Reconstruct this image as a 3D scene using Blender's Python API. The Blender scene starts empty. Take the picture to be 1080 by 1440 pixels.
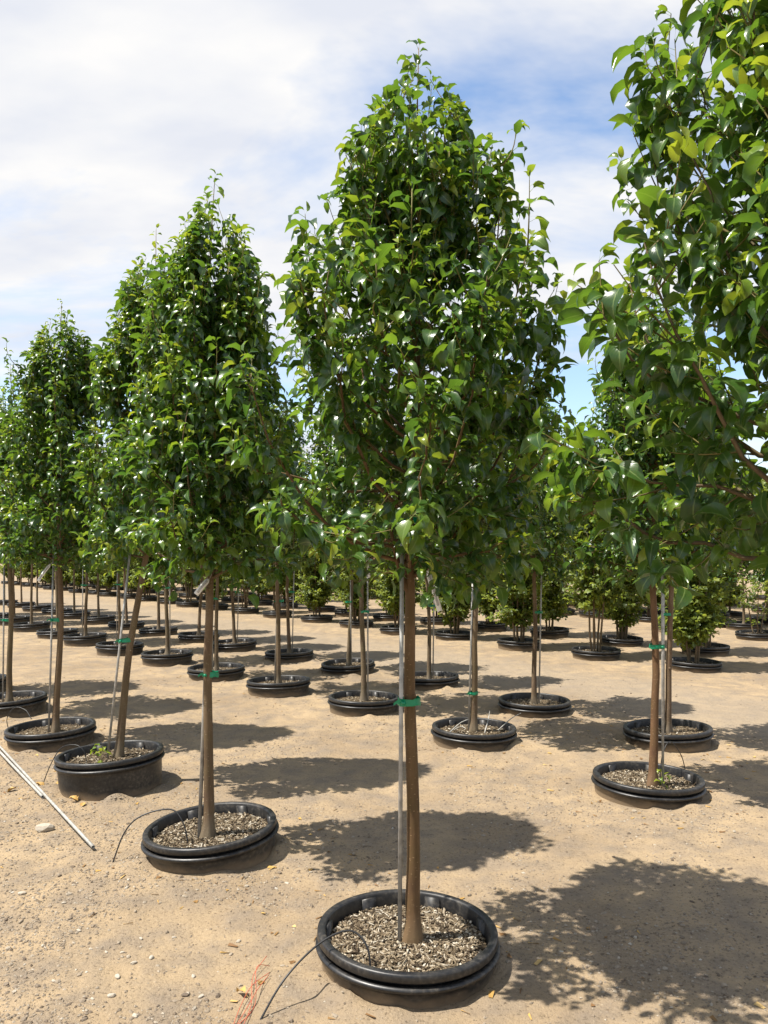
import bpy, math, random
import numpy as np
from mathutils import Matrix, Vector

# ------------------------------------------------------------------ camera, sky, sun, exposure
S = bpy.context.scene
COL = S.collection
R = math.radians
CAM_H = 1.53
cam_d = bpy.data.cameras.new('camera')
cam_d.sensor_width = 36.0
cam_d.lens = 28.1
cam_d.shift_y = 50 / 1440
cam_d.clip_start = 0.05
cam_d.clip_end = 3000
cam = bpy.data.objects.new('camera', cam_d)
cam.location = (0, 0, CAM_H)
cam.rotation_euler = (R(90), 0, 0)
COL.objects.link(cam)
S.camera = cam

SUN_EL = R(63)
sun_to = Vector((-1.0, -0.24, 0)).normalized() * math.cos(SUN_EL) + Vector((0, 0, math.sin(SUN_EL)))
sun_d = bpy.data.lights.new('sun', 'SUN')
sun_d.energy = 5.0
sun_d.angle = R(0.53)
sun_d.color = (1.0, 0.95, 0.87)
sun = bpy.data.objects.new('sun', sun_d)
sun.rotation_euler = sun_to.to_track_quat('Z', 'Y').to_euler()
sun.location = (-8, -3, 20)
COL.objects.link(sun)

W = bpy.data.worlds.new('World')
S.world = W
W.use_nodes = True
nt = W.node_tree
nt.nodes.clear()


def N(t, typ, **kw):
    n = t.nodes.new(typ)
    for k, v in kw.items():
        setattr(n, k, v)
    return n


def L(t, a, b):
    t.links.new(a, b)


sky = N(nt, 'ShaderNodeTexSky', sky_type='NISHITA')
sky.sun_disc = False
sky.sun_elevation = SUN_EL
sky.sun_rotation = math.atan2(sun_to.x, sun_to.y)
sky.air_density = 1.0
sky.dust_density = 0.6
bg_sky = N(nt, 'ShaderNodeBackground')
bg_sky.inputs['Strength'].default_value = 0.13
L(nt, sky.outputs[0], bg_sky.inputs['Color'])
# thin high cloud: noise laid out on a flat layer above the place
tc = N(nt, 'ShaderNodeTexCoord')
sx = N(nt, 'ShaderNodeSeparateXYZ')
L(nt, tc.outputs['Generated'], sx.inputs[0])
zz = N(nt, 'ShaderNodeMath', operation='MAXIMUM'); zz.inputs[1].default_value = 0.0
L(nt, sx.outputs['Z'], zz.inputs[0])
zp = N(nt, 'ShaderNodeMath', operation='ADD'); zp.inputs[1].default_value = 0.22
L(nt, zz.outputs[0], zp.inputs[0])
dx = N(nt, 'ShaderNodeMath', operation='DIVIDE'); L(nt, sx.outputs['X'], dx.inputs[0]); L(nt, zp.outputs[0], dx.inputs[1])
dy = N(nt, 'ShaderNodeMath', operation='DIVIDE'); L(nt, sx.outputs['Y'], dy.inputs[0]); L(nt, zp.outputs[0], dy.inputs[1])
cx = N(nt, 'ShaderNodeCombineXYZ'); L(nt, dx.outputs[0], cx.inputs['X']); L(nt, dy.outputs[0], cx.inputs['Y'])
mp = N(nt, 'ShaderNodeMapping')
mp.inputs['Location'].default_value = (12.4, 7.7, 0.0)
mp.inputs['Rotation'].default_value = (0, 0, R(35))
mp.inputs['Scale'].default_value = (0.75, 1.25, 1)
L(nt, cx.outputs[0], mp.inputs[0])
n1 = N(nt, 'ShaderNodeTexNoise'); n1.inputs['Scale'].default_value = 0.95
n1.inputs['Detail'].default_value = 7; n1.inputs['Roughness'].default_value = 0.58; n1.inputs['Distortion'].default_value = 0.35
L(nt, mp.outputs[0], n1.inputs['Vector'])
cr = N(nt, 'ShaderNodeValToRGB')
cr.color_ramp.elements[0].position = 0.40; cr.color_ramp.elements[0].color = (0, 0, 0, 1)
cr.color_ramp.elements[1].position = 0.545; cr.color_ramp.elements[1].color = (1, 1, 1, 1)
L(nt, n1.outputs[0], cr.inputs[0])
n2 = N(nt, 'ShaderNodeTexNoise'); n2.inputs['Scale'].default_value = 2.9; n2.inputs['Detail'].default_value = 5
L(nt, mp.outputs[0], n2.inputs['Vector'])
cc = N(nt, 'ShaderNodeValToRGB')
cc.color_ramp.elements[0].position = 0.36; cc.color_ramp.elements[0].color = (0.80, 0.83, 0.91, 1)
cc.color_ramp.elements[1].position = 0.58; cc.color_ramp.elements[1].color = (1, 0.99, 0.98, 1)
L(nt, n2.outputs[0], cc.inputs[0])
bg_c = N(nt, 'ShaderNodeBackground'); bg_c.inputs['Strength'].default_value = 0.555
L(nt, cc.outputs[0], bg_c.inputs['Color'])
mxs = N(nt, 'ShaderNodeMixShader')
L(nt, cr.outputs[0], mxs.inputs[0]); L(nt, bg_sky.outputs[0], mxs.inputs[1]); L(nt, bg_c.outputs[0], mxs.inputs[2])
wo = N(nt, 'ShaderNodeOutputWorld'); L(nt, mxs.outputs[0], wo.inputs[0])

S.view_settings.view_transform = 'Standard'
S.view_settings.look = 'None'
S.view_settings.gamma = 1
S.view_settings.exposure = 0.85
S.view_settings.use_curve_mapping = False
S.render.engine = 'CYCLES'
S.cycles.max_bounces = 7
S.cycles.diffuse_bounces = 3
S.cycles.glossy_bounces = 2
S.cycles.transmission_bounces = 4
S.cycles.use_denoising = True
S.cycles.caustics_reflective = False
S.cycles.caustics_refractive = False

# ------------------------------------------------------------------ helpers
rng = np.random.default_rng(7)


def link(o, parent=None):
    COL.objects.link(o)
    if parent is not None:
        o.parent = parent
    return o


def tag(o, label=None, cat=None, group=None, kind=None):
    if label: o['label'] = label
    if cat: o['category'] = cat
    if group: o['group'] = group
    if kind: o['kind'] = kind
    return o


def empty(name, loc, label, cat, group=None, rot=(0, 0, 0)):
    o = bpy.data.objects.new(name, None)
    o.empty_display_size = 0.1
    o.location = loc
    o.rotation_euler = rot
    link(o)
    return tag(o, label, cat, group)


def mesh_np(name, V, F, mats, uv=None, tone=None, midx=None, smooth=True):
    """V (n,3), F (m,3) triangles; uv per vertex, tone per vertex, midx per face"""
    V = np.asarray(V, np.float32); F = np.asarray(F, np.int32)
    me = bpy.data.meshes.new(name)
    me.vertices.add(len(V)); me.vertices.foreach_set('co', V.ravel())
    me.loops.add(F.size); me.loops.foreach_set('vertex_index', F.ravel())
    me.polygons.add(len(F))
    me.polygons.foreach_set('loop_start', np.arange(0, F.size, 3, dtype=np.int32))
    me.polygons.foreach_set('use_smooth', np.full(len(F), smooth, dtype=bool))
    if uv is not None:
        l = me.uv_layers.new(name='UVMap')
        l.data.foreach_set('uv', np.asarray(uv, np.float32)[F.ravel()].ravel())
    if tone is not None:
        a = me.attributes.new('tone', 'FLOAT', 'POINT')
        a.data.foreach_set('value', np.asarray(tone, np.float32))
    for m in (mats if isinstance(mats, (list, tuple)) else [mats]):
        me.materials.append(m)
    if midx is not None:
        me.polygons.foreach_set('material_index', np.asarray(midx, np.int32))
    me.update(calc_edges=True)
    return me


def obj(name, me, parent=None, loc=(0, 0, 0), rot=(0, 0, 0)):
    o = bpy.data.objects.new(name, me)
    o.location = loc
    o.rotation_euler = rot
    return link(o, parent)


class MB:
    """collects triangles"""
    def __init__(s): s.V = []; s.F = []; s.T = []; s.M = []; s.n = 0

    def add(s, V, F, tone=0.5, m=0):
        V = np.asarray(V, float); F = np.asarray(F, int)
        s.V.append(V); s.F.append(F + s.n); s.n += len(V)
        s.T.append(np.full(len(V), tone) if np.isscalar(tone) else np.asarray(tone))
        s.M.append(np.full(len(F), m))

    def mesh(s, name, mats, smooth=True):
        return mesh_np(name, np.concatenate(s.V), np.concatenate(s.F), mats, None, np.concatenate(s.T), np.concatenate(s.M), smooth)


def tube(pts, rad, sides=8, cap=True):
    P = np.asarray(pts, float); n = len(P)
    rad = np.broadcast_to(np.asarray(rad, float), (n,))
    T = np.gradient(P, axis=0); T /= np.linalg.norm(T, axis=1)[:, None] + 1e-9
    ref = np.array([0.0, 1.0, 0.0]) if abs(T[0][1]) < 0.9 else np.array([1.0, 0, 0])
    V = []
    a = np.linspace(0, 2 * np.pi, sides, endpoint=False)
    u = np.cross(T[0], ref); u /= np.linalg.norm(u)
    for i in range(n):
        u = u - T[i] * (u @ T[i]); u /= np.linalg.norm(u) + 1e-9
        v = np.cross(T[i], u)
        V.append(P[i] + rad[i] * (np.cos(a)[:, None] * u + np.sin(a)[:, None] * v))
    V = np.concatenate(V)
    F = []
    for i in range(n - 1):
        for j in range(sides):
            k = (j + 1) % sides
            A, B, C, D = i * sides + j, i * sides + k, (i + 1) * sides + k, (i + 1) * sides + j
            F += [(A, B, C), (A, C, D)]
    if cap:
        for base, rev in ((0, True), ((n - 1) * sides, False)):
            for j in range(1, sides - 1):
                f = (base, base + j, base + j + 1)
                F.append(f[::-1] if rev else f)
    return V, np.array(F)


def lathe(prof, seg=64, wob=None):
    """prof: list of (r, z)"""
    P = np.asarray(prof, float); n = len(P)
    a = np.linspace(0, 2 * np.pi, seg, endpoint=False)
    V = np.empty((n, seg, 3))
    w = np.ones(seg) if wob is None else wob(a)
    V[:, :, 0] = P[:, 0][:, None] * np.cos(a) * w
    V[:, :, 1] = P[:, 0][:, None] * np.sin(a) * w
    V[:, :, 2] = P[:, 1][:, None]
    F = []
    for i in range(n - 1):
        for j in range(seg):
            k = (j + 1) % seg
            A, B, C, D = i * seg + j, i * seg + k, (i + 1) * seg + k, (i + 1) * seg + j
            F += [(A, B, C), (A, C, D)]
    return V.reshape(-1, 3), np.array(F)


def spline(pts, n=24):
    """Catmull-Rom through points"""
    P = np.asarray(pts, float)
    P = np.vstack([2 * P[0] - P[1], P, 2 * P[-1] - P[-2]])
    out = []
    m = len(P) - 3
    for t in np.linspace(0, m - 1e-6, n):
        i = int(t); f = t - i
        a, b, c, d = P[i:i + 4]
        out.append(0.5 * ((2 * b) + (c - a) * f + (2 * a - 5 * b + 4 * c - d) * f * f + (3 * b - a - 3 * c + d) * f ** 3))
    return np.array(out)


_lat = np.random.default_rng(99).random((256, 256))


def vnoise(x, y):
    xi = np.floor(x).astype(int); yi = np.floor(y).astype(int)
    fx = x - xi; fy = y - yi
    fx = fx * fx * (3 - 2 * fx); fy = fy * fy * (3 - 2 * fy)
    g = lambda a, b: _lat[a % 256, b % 256]
    return (g(xi, yi) * (1 - fx) + g(xi + 1, yi) * fx) * (1 - fy) + (g(xi, yi + 1) * (1 - fx) + g(xi + 1, yi + 1) * fx) * fy


def fbm(x, y, o=4):
    s = 0; a = 0.5
    for i in range(o):
        s = s + a * vnoise(x * 2 ** i + 17.3 * i, y * 2 ** i + 5.1 * i); a *= 0.5
    return s


# ------------------------------------------------------------------ materials
def mat(name, base=(0.5, 0.5, 0.5), rough=0.6, spec=0.5, metal=0.0):
    m = bpy.data.materials.new(name)
    m.use_nodes = True
    t = m.node_tree
    b = t.nodes['Principled BSDF']
    b.inputs['Base Color'].default_value = (*base, 1)
    b.inputs['Roughness'].default_value = rough
    b.inputs['Specular IOR Level'].default_value = spec
    b.inputs['Metallic'].default_value = metal
    return m, t, b


def ramp(t, src, stops):
    r = N(t, 'ShaderNodeValToRGB')
    e = r.color_ramp.elements
    while len(e) < len(stops): e.new(0.5)
    for i, (p, c) in enumerate(stops):
        e[i].position = p; e[i].color = (*c, 1) if len(c) == 3 else c
    L(t, src, r.inputs[0])
    return r


def noise(t, scale, detail=4, rough=0.55, coord='Object', vec=None):
    n = N(t, 'ShaderNodeTexNoise')
    n.inputs['Scale'].default_value = scale; n.inputs['Detail'].default_value = detail; n.inputs['Roughness'].default_value = rough
    if vec is None:
        c = N(t, 'ShaderNodeTexCoord'); vec = c.outputs[coord]
    L(t, vec, n.inputs['Vector'])
    return n


def bump(t, b, src, strength=0.3, dist=0.01, prev=None):
    n = N(t, 'ShaderNodeBump'); n.inputs['Strength'].default_value = strength; n.inputs['Distance'].default_value = dist
    L(t, src, n.inputs['Height'])
    if prev is not None: L(t, prev.outputs[0], n.inputs['Normal'])
    L(t, n.outputs[0], b.inputs['Normal'])
    return n


def mixc(t, fac, a, b, mode='MIX'):
    m = N(t, 'ShaderNodeMix', data_type='RGBA', blend_type=mode)
    if isinstance(fac, (int, float)): m.inputs[0].default_value = fac
    else: L(t, fac, m.inputs[0])
    for i, v in ((6, a), (7, b)):
        if isinstance(v, tuple): m.inputs[i].default_value = (*v, 1)
        else: L(t, v, m.inputs[i])
    return m.outputs[2]


def attr(t, name='tone'):
    a = N(t, 'ShaderNodeAttribute'); a.attribute_name = name
    return a


def leaf_material(name, stops, trans, tfac=0.32, rough=0.29, rib=True):
    m, t, b = mat(name, rough=rough, spec=0.5)
    a = attr(t)
    col = ramp(t, a.outputs['Fac'], stops).outputs[0]
    uvn = N(t, 'ShaderNodeUVMap')
    sp = N(t, 'ShaderNodeSeparateXYZ'); L(t, uvn.outputs[0], sp.inputs[0])
    nz = noise(t, 9, 3, vec=uvn.outputs[0])
    col = mixc(t, ramp(t, nz.outputs[0], [(0.35, (0, 0, 0)), (0.75, (0.35, 0.35, 0.35))]).outputs[0], col, (0.085, 0.12, 0.035))
    if rib:
        d = N(t, 'ShaderNodeMath', operation='SUBTRACT'); L(t, sp.outputs[0], d.inputs[0]); d.inputs[1].default_value = 0.5
        ab = N(t, 'ShaderNodeMath', operation='ABSOLUTE'); L(t, d.outputs[0], ab.inputs[0])
        rb = ramp(t, ab.outputs[0], [(0.02, (0.6, 0.6, 0.6)), (0.05, (0, 0, 0))])
        # side veins run forward from the midrib
        vv = N(t, 'ShaderNodeMath', operation='MULTIPLY_ADD'); L(t, ab.outputs[0], vv.inputs[0]); vv.inputs[1].default_value = -0.8; L(t, sp.outputs[1], vv.inputs[2])
        vs = N(t, 'ShaderNodeMath', operation='MULTIPLY'); L(t, vv.outputs[0], vs.inputs[0]); vs.inputs[1].default_value = 52
        sn = N(t, 'ShaderNodeMath', operation='SINE'); L(t, vs.outputs[0], sn.inputs[0])
        bump(t, b, sn.outputs[0], 0.07, 0.0010)
        col = mixc(t, rb.outputs[0], col, (0.22, 0.30, 0.10))
    fl = noise(t, 5, 2, vec=N(t, 'ShaderNodeTexCoord').outputs['Object'])
    fs = noise(t, 26, 2, vec=uvn.outputs[0])
    ff = N(t, 'ShaderNodeMath', operation='MULTIPLY'); L(t, fl.outputs[0], ff.inputs[0]); L(t, fs.outputs[0], ff.inputs[1])
    col = mixc(t, ramp(t, ff.outputs[0], [(0.40, (0, 0, 0)), (0.44, (0.8, 0.8, 0.8))]).outputs[0], col, (0.10, 0.06, 0.02))
    L(t, col, b.inputs['Base Color'])
    tr = N(t, 'ShaderNodeBsdfTranslucent')
    tcol = ramp(t, a.outputs['Fac'], trans).outputs[0]
    L(t, tcol, tr.inputs['Color'])
    mx = N(t, 'ShaderNodeMixShader'); mx.inputs[0].default_value = tfac
    out = t.nodes['Material Output']
    L(t, b.outputs[0], mx.inputs[1]); L(t, tr.outputs[0], mx.inputs[2]); L(t, mx.outputs[0], out.inputs[0])
    return m


M = {}
M['leaf'] = leaf_material('pear_leaf', [(0.0, (0.010, 0.038, 0.014)), (0.5, (0.036, 0.094, 0.015)), (0.8, (0.12, 0.195, 0.020)), (1.0, (0.24, 0.285, 0.028))],
                          [(0.0, (0.10, 0.23, 0.025)), (0.6, (0.25, 0.41, 0.025)), (1.0, (0.50, 0.57, 0.035))])
M['shrub_leaf'] = leaf_material('shrub_leaf', [(0.0, (0.030, 0.045, 0.018)), (0.5, (0.095, 0.15, 0.028)), (1.0, (0.22, 0.27, 0.045))],
                                [(0.0, (0.14, 0.2, 0.03)), (1.0, (0.46, 0.52, 0.06))], tfac=.45, rib=False, rough=0.5)

# bark
m, t, b = mat('bark', rough=0.75, spec=0.3)
tcn = N(t, 'ShaderNodeTexCoord')
mpn = N(t, 'ShaderNodeMapping'); mpn.inputs['Scale'].default_value = (1, 1, 0.22); L(t, tcn.outputs['Object'], mpn.inputs[0])
na = noise(t, 14, 6, 0.6, vec=mpn.outputs[0])
nb = noise(t, 7, 4, 0.6)
c1 = ramp(t, na.outputs[0], [(0.3, (0.062, 0.044, 0.029)), (0.5, (0.145, 0.105, 0.064)), (0.75, (0.25, 0.20, 0.14))]).outputs[0]
c1 = mixc(t, ramp(t, nb.outputs[0], [(0.42, (0, 0, 0)), (0.62, (0.75, 0.75, 0.75))]).outputs[0], c1, (0.115, 0.095, 0.046))
oi = N(t, 'ShaderNodeObjectInfo')
c1 = mixc(t, ramp(t, oi.outputs['Random'], [(0.0, (0, 0, 0)), (0.5, (0.08, 0.08, 0.08)), (1.0, (0.3, 0.3, 0.3))]).outputs[0], c1, (0.155, 0.072, 0.042))
mp2 = N(t, 'ShaderNodeMapping'); mp2.inputs['Scale'].default_value = (1, 1, 3.0); L(t, tcn.outputs['Object'], mp2.inputs[0])
vo = N(t, 'ShaderNodeTexVoronoi'); vo.inputs['Scale'].default_value = 42; L(t, mp2.outputs[0], vo.inputs['Vector'])
lent = ramp(t, vo.outputs['Distance'], [(0.10, (1, 1, 1)), (0.2, (0, 0, 0))]).outputs[0]
c1 = mixc(t, lent, c1, (0.30, 0.25, 0.17))
sz = N(t, 'ShaderNodeSeparateXYZ'); L(t, tcn.outputs['Object'], sz.inputs[0])
low = ramp(t, sz.outputs[2], [(0.01, (0.7, 0.7, 0.7)), (0.12, (0, 0, 0))]).outputs[0]
c1 = mixc(t, low, c1, (0.21, 0.175, 0.125))      # dust splashed on the foot of the stem
c1 = mixc(t, 1.0, c1, oi.outputs['Color'], 'MULTIPLY')
L(t, c1, b.inputs['Base Color'])
bp = bump(t, b, na.outputs[0], 0.7, 0.007)
bump(t, b, lent, 0.4, 0.002, bp)
M['bark'] = m
m, t, b = mat('twig', rough=0.6, spec=0.3)
nb = noise(t, 6, 3)
L(t, ramp(t, nb.outputs[0], [(0.35, (0.10, 0.075, 0.03)), (0.65, (0.20, 0.17, 0.05))]).outputs[0], b.inputs['Base Color'])
M['twig'] = m

# black plastic with dust
m, t, b = mat('black_plastic', rough=0.42, spec=0.5)
nb = noise(t, 5, 6, 0.65); nf = noise(t, 60, 4, 0.6)
geo = N(t, 'ShaderNodeNewGeometry')
dust = N(t, 'ShaderNodeMath', operation='MULTIPLY'); L(t, nb.outputs[0], dust.inputs[0]); L(t, nf.outputs[0], dust.inputs[1])
df = ramp(t, dust.outputs[0], [(0.17, (0.0, 0.0, 0.0)), (0.30, (0.25, 0.25, 0.25)), (0.40, (0.85, 0.85, 0.85))]).outputs[0]
tcn = N(t, 'ShaderNodeTexCoord'); sz = N(t, 'ShaderNodeSeparateXYZ'); L(t, tcn.outputs['Object'], sz.inputs[0])
lowz = N(t, 'ShaderNodeMath', operation='MULTIPLY_ADD'); L(t, nb.outputs[0], lowz.inputs[0]); lowz.inputs[1].default_value = 0.11; L(t, sz.outputs[2], lowz.inputs[2])
dl = ramp(t, lowz.outputs[0], [(0.06, (0.75, 0.75, 0.75)), (0.105, (0, 0, 0))]).outputs[0]   # soil caked above the ground line
col = mixc(t, df, (0.007, 0.0075, 0.009), (0.075, 0.065, 0.052))
col = mixc(t, dl, col, (0.24, 0.175, 0.11))
L(t, col, b.inputs['Base Color'])
L(t, ramp(t, nb.outputs[0], [(0.3, (0.32, 0.32, 0.32)), (0.7, (0.55, 0.55, 0.55))]).outputs[0], b.inputs['Roughness'])
bump(t, b, nf.outputs[0], 0.12, 0.002)
M['plastic'] = m

m, t, b = mat('black_tubing', (0.012, 0.012, 0.013), 0.45)
M['tubing'] = m
m, t, b = mat('galvanised', rough=0.5, metal=0.35)
nb = noise(t, 30, 5)
L(t, ramp(t, nb.outputs[0], [(0.3, (0.24, 0.235, 0.22)), (0.7, (0.46, 0.45, 0.42))]).outputs[0], b.inputs['Base Color'])
M['stake'] = m
m, t, b = mat('grey_pipe', rough=0.55)
nb = noise(t, 25, 5)
L(t, ramp(t, nb.outputs[0], [(0.3, (0.24, 0.23, 0.20)), (0.7, (0.42, 0.40, 0.36))]).outputs[0], b.inputs['Base Color'])
M['pipe'] = m
m, t, b = mat('green_tape', (0.0, 0.22, 0.105), 0.35)
M['tape'] = m
m, t, b = mat('white_label', (0.74, 0.74, 0.72), 0.5)
uvn = N(t, 'ShaderNodeUVMap')
mpn = N(t, 'ShaderNodeMapping'); mpn.inputs['Scale'].default_value = (14, 90, 1); L(t, uvn.outputs[0], mpn.inputs[0])
nb = noise(t, 1.0, 2, 0.7, vec=mpn.outputs[0])
sp = N(t, 'ShaderNodeSeparateXYZ'); L(t, uvn.outputs[0], sp.inputs[0])
band = ramp(t, sp.outputs[0], [(0.26, (0, 0, 0)), (0.30, (1, 1, 1)), (0.70, (1, 1, 1)), (0.74, (0, 0, 0))]).outputs[0]
bandv = ramp(t, sp.outputs[1], [(0.10, (0, 0, 0)), (0.12, (1, 1, 1)), (0.85, (1, 1, 1)), (0.87, (0, 0, 0))]).outputs[0]
ink = ramp(t, nb.outputs[0], [(0.46, (0, 0, 0)), (0.52, (1, 1, 1))]).outputs[0]
f = mixc(t, 1.0, mixc(t, 1.0, ink, band, 'MULTIPLY'), bandv, 'MULTIPLY')
L(t, mixc(t, f, (0.74, 0.74, 0.72), (0.06, 0.06, 0.07)), b.inputs['Base Color'])
M['label'] = m
m, t, b = mat('orange_twine', (0.45, 0.10, 0.05), 0.7)
M['twine'] = m
m, t, b = mat('dry_leaf', rough=0.7)
a = attr(t)
L(t, ramp(t, a.outputs['Fac'], [(0, (0.16, 0.08, 0.025)), (0.5, (0.42, 0.25, 0.06)), (1, (0.5, 0.34, 0.13))]).outputs[0], b.inputs['Base Color'])
M['dry'] = m
m, t, b = mat('mulch_chip', rough=0.85, spec=0.2)
a = attr(t)
L(t, ramp(t, a.outputs['Fac'], [(0, (0.045, 0.032, 0.021)), (0.35, (0.14, 0.103, 0.063)), (0.7, (0.28, 0.225, 0.15)), (1, (0.50, 0.45, 0.36))]).outputs[0], b.inputs['Base Color'])
M['chip'] = m
m, t, b = mat('potting_soil', rough=0.95, spec=0.1)
nb = noise(t, 70, 6, 0.7)
L(t, ramp(t, nb.outputs[0], [(0.35, (0.045, 0.032, 0.02)), (0.55, (0.14, 0.105, 0.065)), (0.72, (0.30, 0.25, 0.17))]).outputs[0], b.inputs['Base Color'])
bump(t, b, nb.outputs[0], 0.9, 0.012)
M['soil'] = m
m, t, b = mat('stone', rough=0.85, spec=0.2)
a = attr(t); nb = noise(t, 60, 5, 0.65)
c = ramp(t, a.outputs['Fac'], [(0, (0.09, 0.068, 0.052)), (0.45, (0.225, 0.182, 0.135)), (0.8, (0.34, 0.295, 0.23)), (1, (0.48, 0.44, 0.37))]).outputs[0]
c = mixc(t, ramp(t, nb.outputs[0], [(0.4, (0, 0, 0)), (0.7, (0.45, 0.45, 0.45))]).outputs[0], c, (0.24, 0.175, 0.11))
L(t, c, b.inputs['Base Color']); bump(t, b, nb.outputs[0], 0.4, 0.003)
M['stone'] = m

# sand
m, t, b = mat('sand', rough=0.95, spec=0.12)
nl = noise(t, 0.9, 7, 0.62); nm = noise(t, 5, 6, 0.6); nf = noise(t, 75, 6, 0.7); ng = noise(t, 230, 3, 0.6)
c = ramp(t, nl.outputs[0], [(0.35, (0.258, 0.191, 0.121)), (0.50, (0.332, 0.247, 0.153)), (0.68, (0.395, 0.293, 0.178))]).outputs[0]
c = mixc(t, ramp(t, nm.outputs[0], [(0.40, (0, 0, 0)), (0.66, (0.85, 0.85, 0.85))]).outputs[0], c, (0.215, 0.172, 0.128))
tco = N(t, 'ShaderNodeTexCoord'); sxy = N(t, 'ShaderNodeSeparateXYZ'); L(t, tco.outputs['Object'], sxy.inputs[0])
ax = N(t, 'ShaderNodeMath', operation='MULTIPLY'); L(t, sxy.outputs[0], ax.inputs[0]); ax.inputs[1].default_value = .077
an = N(t, 'ShaderNodeMath', operation='MULTIPLY_ADD'); L(t, sxy.outputs[1], an.inputs[0]); an.inputs[1].default_value = .063; L(t, ax.outputs[0], an.inputs[2])
aw = N(t, 'ShaderNodeMath', operation='MULTIPLY_ADD'); L(t, nl.outputs[0], aw.inputs[0]); aw.inputs[1].default_value = .16; L(t, an.outputs[0], aw.inputs[2])
aisle = ramp(t, aw.outputs[0], [(0.70, (0, 0, 0)), (0.755, (0.55, 0.55, 0.55)), (0.86, (0.5, 0.5, 0.5)), (0.92, (0, 0, 0))]).outputs[0]
c = mixc(t, aisle, c, (0.270, 0.222, 0.165))        # greyer gravel worn into the aisle
c = mixc(t, ramp(t, nf.outputs[0], [(0.32, (0.85, 0.85, 0.85)), (0.44, (0, 0, 0))]).outputs[0], c, (0.075, 0.053, 0.034))
c = mixc(t, ramp(t, nf.outputs[0], [(0.60, (0, 0, 0)), (0.74, (0.7, 0.7, 0.7))]).outputs[0], c, (0.50, 0.42, 0.30))
L(t, c, b.inputs['Base Color'])
b1 = bump(t, b, nm.outputs[0], 0.8, 0.035)
b2 = bump(t, b, nf.outputs[0], 0.8, 0.012, b1)
bump(t, b, ng.outputs[0], 0.35, 0.003, b2)
M['sand'] = m

# ------------------------------------------------------------------ where the plants stand (metres; the camera is at 0,0)
# pear rows: x, y, rim height, tilt about x / y (deg)
STEP = (-0.885, 1.085)
near = [  # key, x, y, rim, tiltx, tilty
    ('edge', 1.11, 1.91, 0.12, 0, 0),
    ('front', 0.085, 2.95, 0.13, 0.5, 1.0),
    ('second', -0.865, 4.03, 0.14, 1.0, -4.0),
    ('lean', -1.745, 5.12, 0.225, -1.0, -3.0),
    ('fourth', -2.60, 6.25, 0.14, 0, -2.0),
    ('fifth', -3.47, 7.40, 0.15, 0, -3.0),
    ('sixth', -4.36, 8.50, 0.14, 0, -2.0),
    ('split', 1.635, 4.96, 0.12, 0, 1.5),
    ('low', 0.705, 6.28, 0.13, 0, 1.0),
]
row2 = [(-0.19, 7.47, 0.14), (-1.11, 8.42, 0.15), (-1.97, 9.40, 0.13)]
x, y = row2[-1][:2]
for i in range(8):
    x += -0.90; y += 1.07
    row2.append((x + rng.uniform(-.06, .06), y + rng.uniform(-.08, .08), 0.12 + 0.05 * rng.random()))
row3 = [(2.22, 6.25, 0.13), (1.40, 7.45, 0.11), (0.50, 8.85, 0.11), (-0.44, 9.85, 0.11), (-1.29, 10.9, 0.11)]
x, y = row3[-1][:2]
for i in range(10):
    x += -0.89; y += 1.06
    row3.append((x + rng.uniform(-.06, .06), y + rng.uniform(-.08, .08), 0.11 + 0.04 * rng.random()))
shrub1 = [(3.87, 10.0), (2.93, 11.05), (2.05, 12.15), (1.18, 13.35)]
x, y = shrub1[-1]
for i in range(19):
    x += -0.89; y += 1.07
    shrub1.append((x + rng.uniform(-.1, .1), y + rng.uniform(-.12, .12)))
shrub2 = [(5.55, 10.3), (4.62, 11.5), (3.74, 12.6), (2.86, 13.8)]
x, y = shrub2[-1]
for i in range(19):
    x += -0.89; y += 1.07
    shrub2.append((x + rng.uniform(-.1, .1), y + rng.uniform(-.12, .12)))
shrub3 = []
for i in range(16):
    shrub3.append((-2.6 - .89 * i + rng.uniform(-.1, .1), 22.6 + 1.07 * i + rng.uniform(-.1, .1)))
sparse = [(6.25, 13.4), (5.3, 14.5), (7.1, 12.5)]
shrub3 += [(7.3 - .89 * i, 14.4 + 1.07 * i) for i in range(4)] + [(9.4 - .89 * i, 15.6 + 1.07 * i) for i in range(6)]
far_rows = []
for k, n0 in enumerate((14.6, 16.1, 18.8, 20.3, 23.2)):
    x0 = 7.6 + 1.1 * k; y0 = (n0 - 0.77 * x0) / 0.63
    for i in range(24 + 3 * k):
        far_rows.append((k, x0 - 0.89 * i + rng.uniform(-.15, .15), y0 + 1.09 * i + rng.uniform(-.15, .15)))
all_pots = [(a[1], a[2]) for a in near] + [a[:2] for a in row2] + [a[:2] for a in row3] + shrub1 + shrub2 + sparse
POTS = np.array(all_pots)


# ------------------------------------------------------------------ ground
def ground_h(x, y):
    x = np.asarray(x, float); y = np.asarray(y, float)
    fade = np.clip((26 - np.hypot(x, y)) / 12, 0, 1)
    h = ((fbm(x * 0.9 + 40, y * 0.9 + 40, 3) - 0.44) * 0.055 + (fbm(x * 6 + 3, y * 6 + 9, 4) - 0.47) * 0.030) * fade
    for px, py in POTS:
        if py > 12: continue
        d = np.hypot(x - px, y - py)
        h = h + (0.004 + 0.02 * np.clip(fbm(x * 9, y * 9, 3) - .32, 0, 1)) * np.exp(-((d - 0.42) / 0.13) ** 2) + .15 * np.clip(fbm(x * 5 + 7, y * 5, 3) - .40, 0, .35) * np.exp(-((d - 0.335) / 0.05) ** 2) - h * np.exp(-(d / 0.42) ** 6)
    return h


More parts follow.
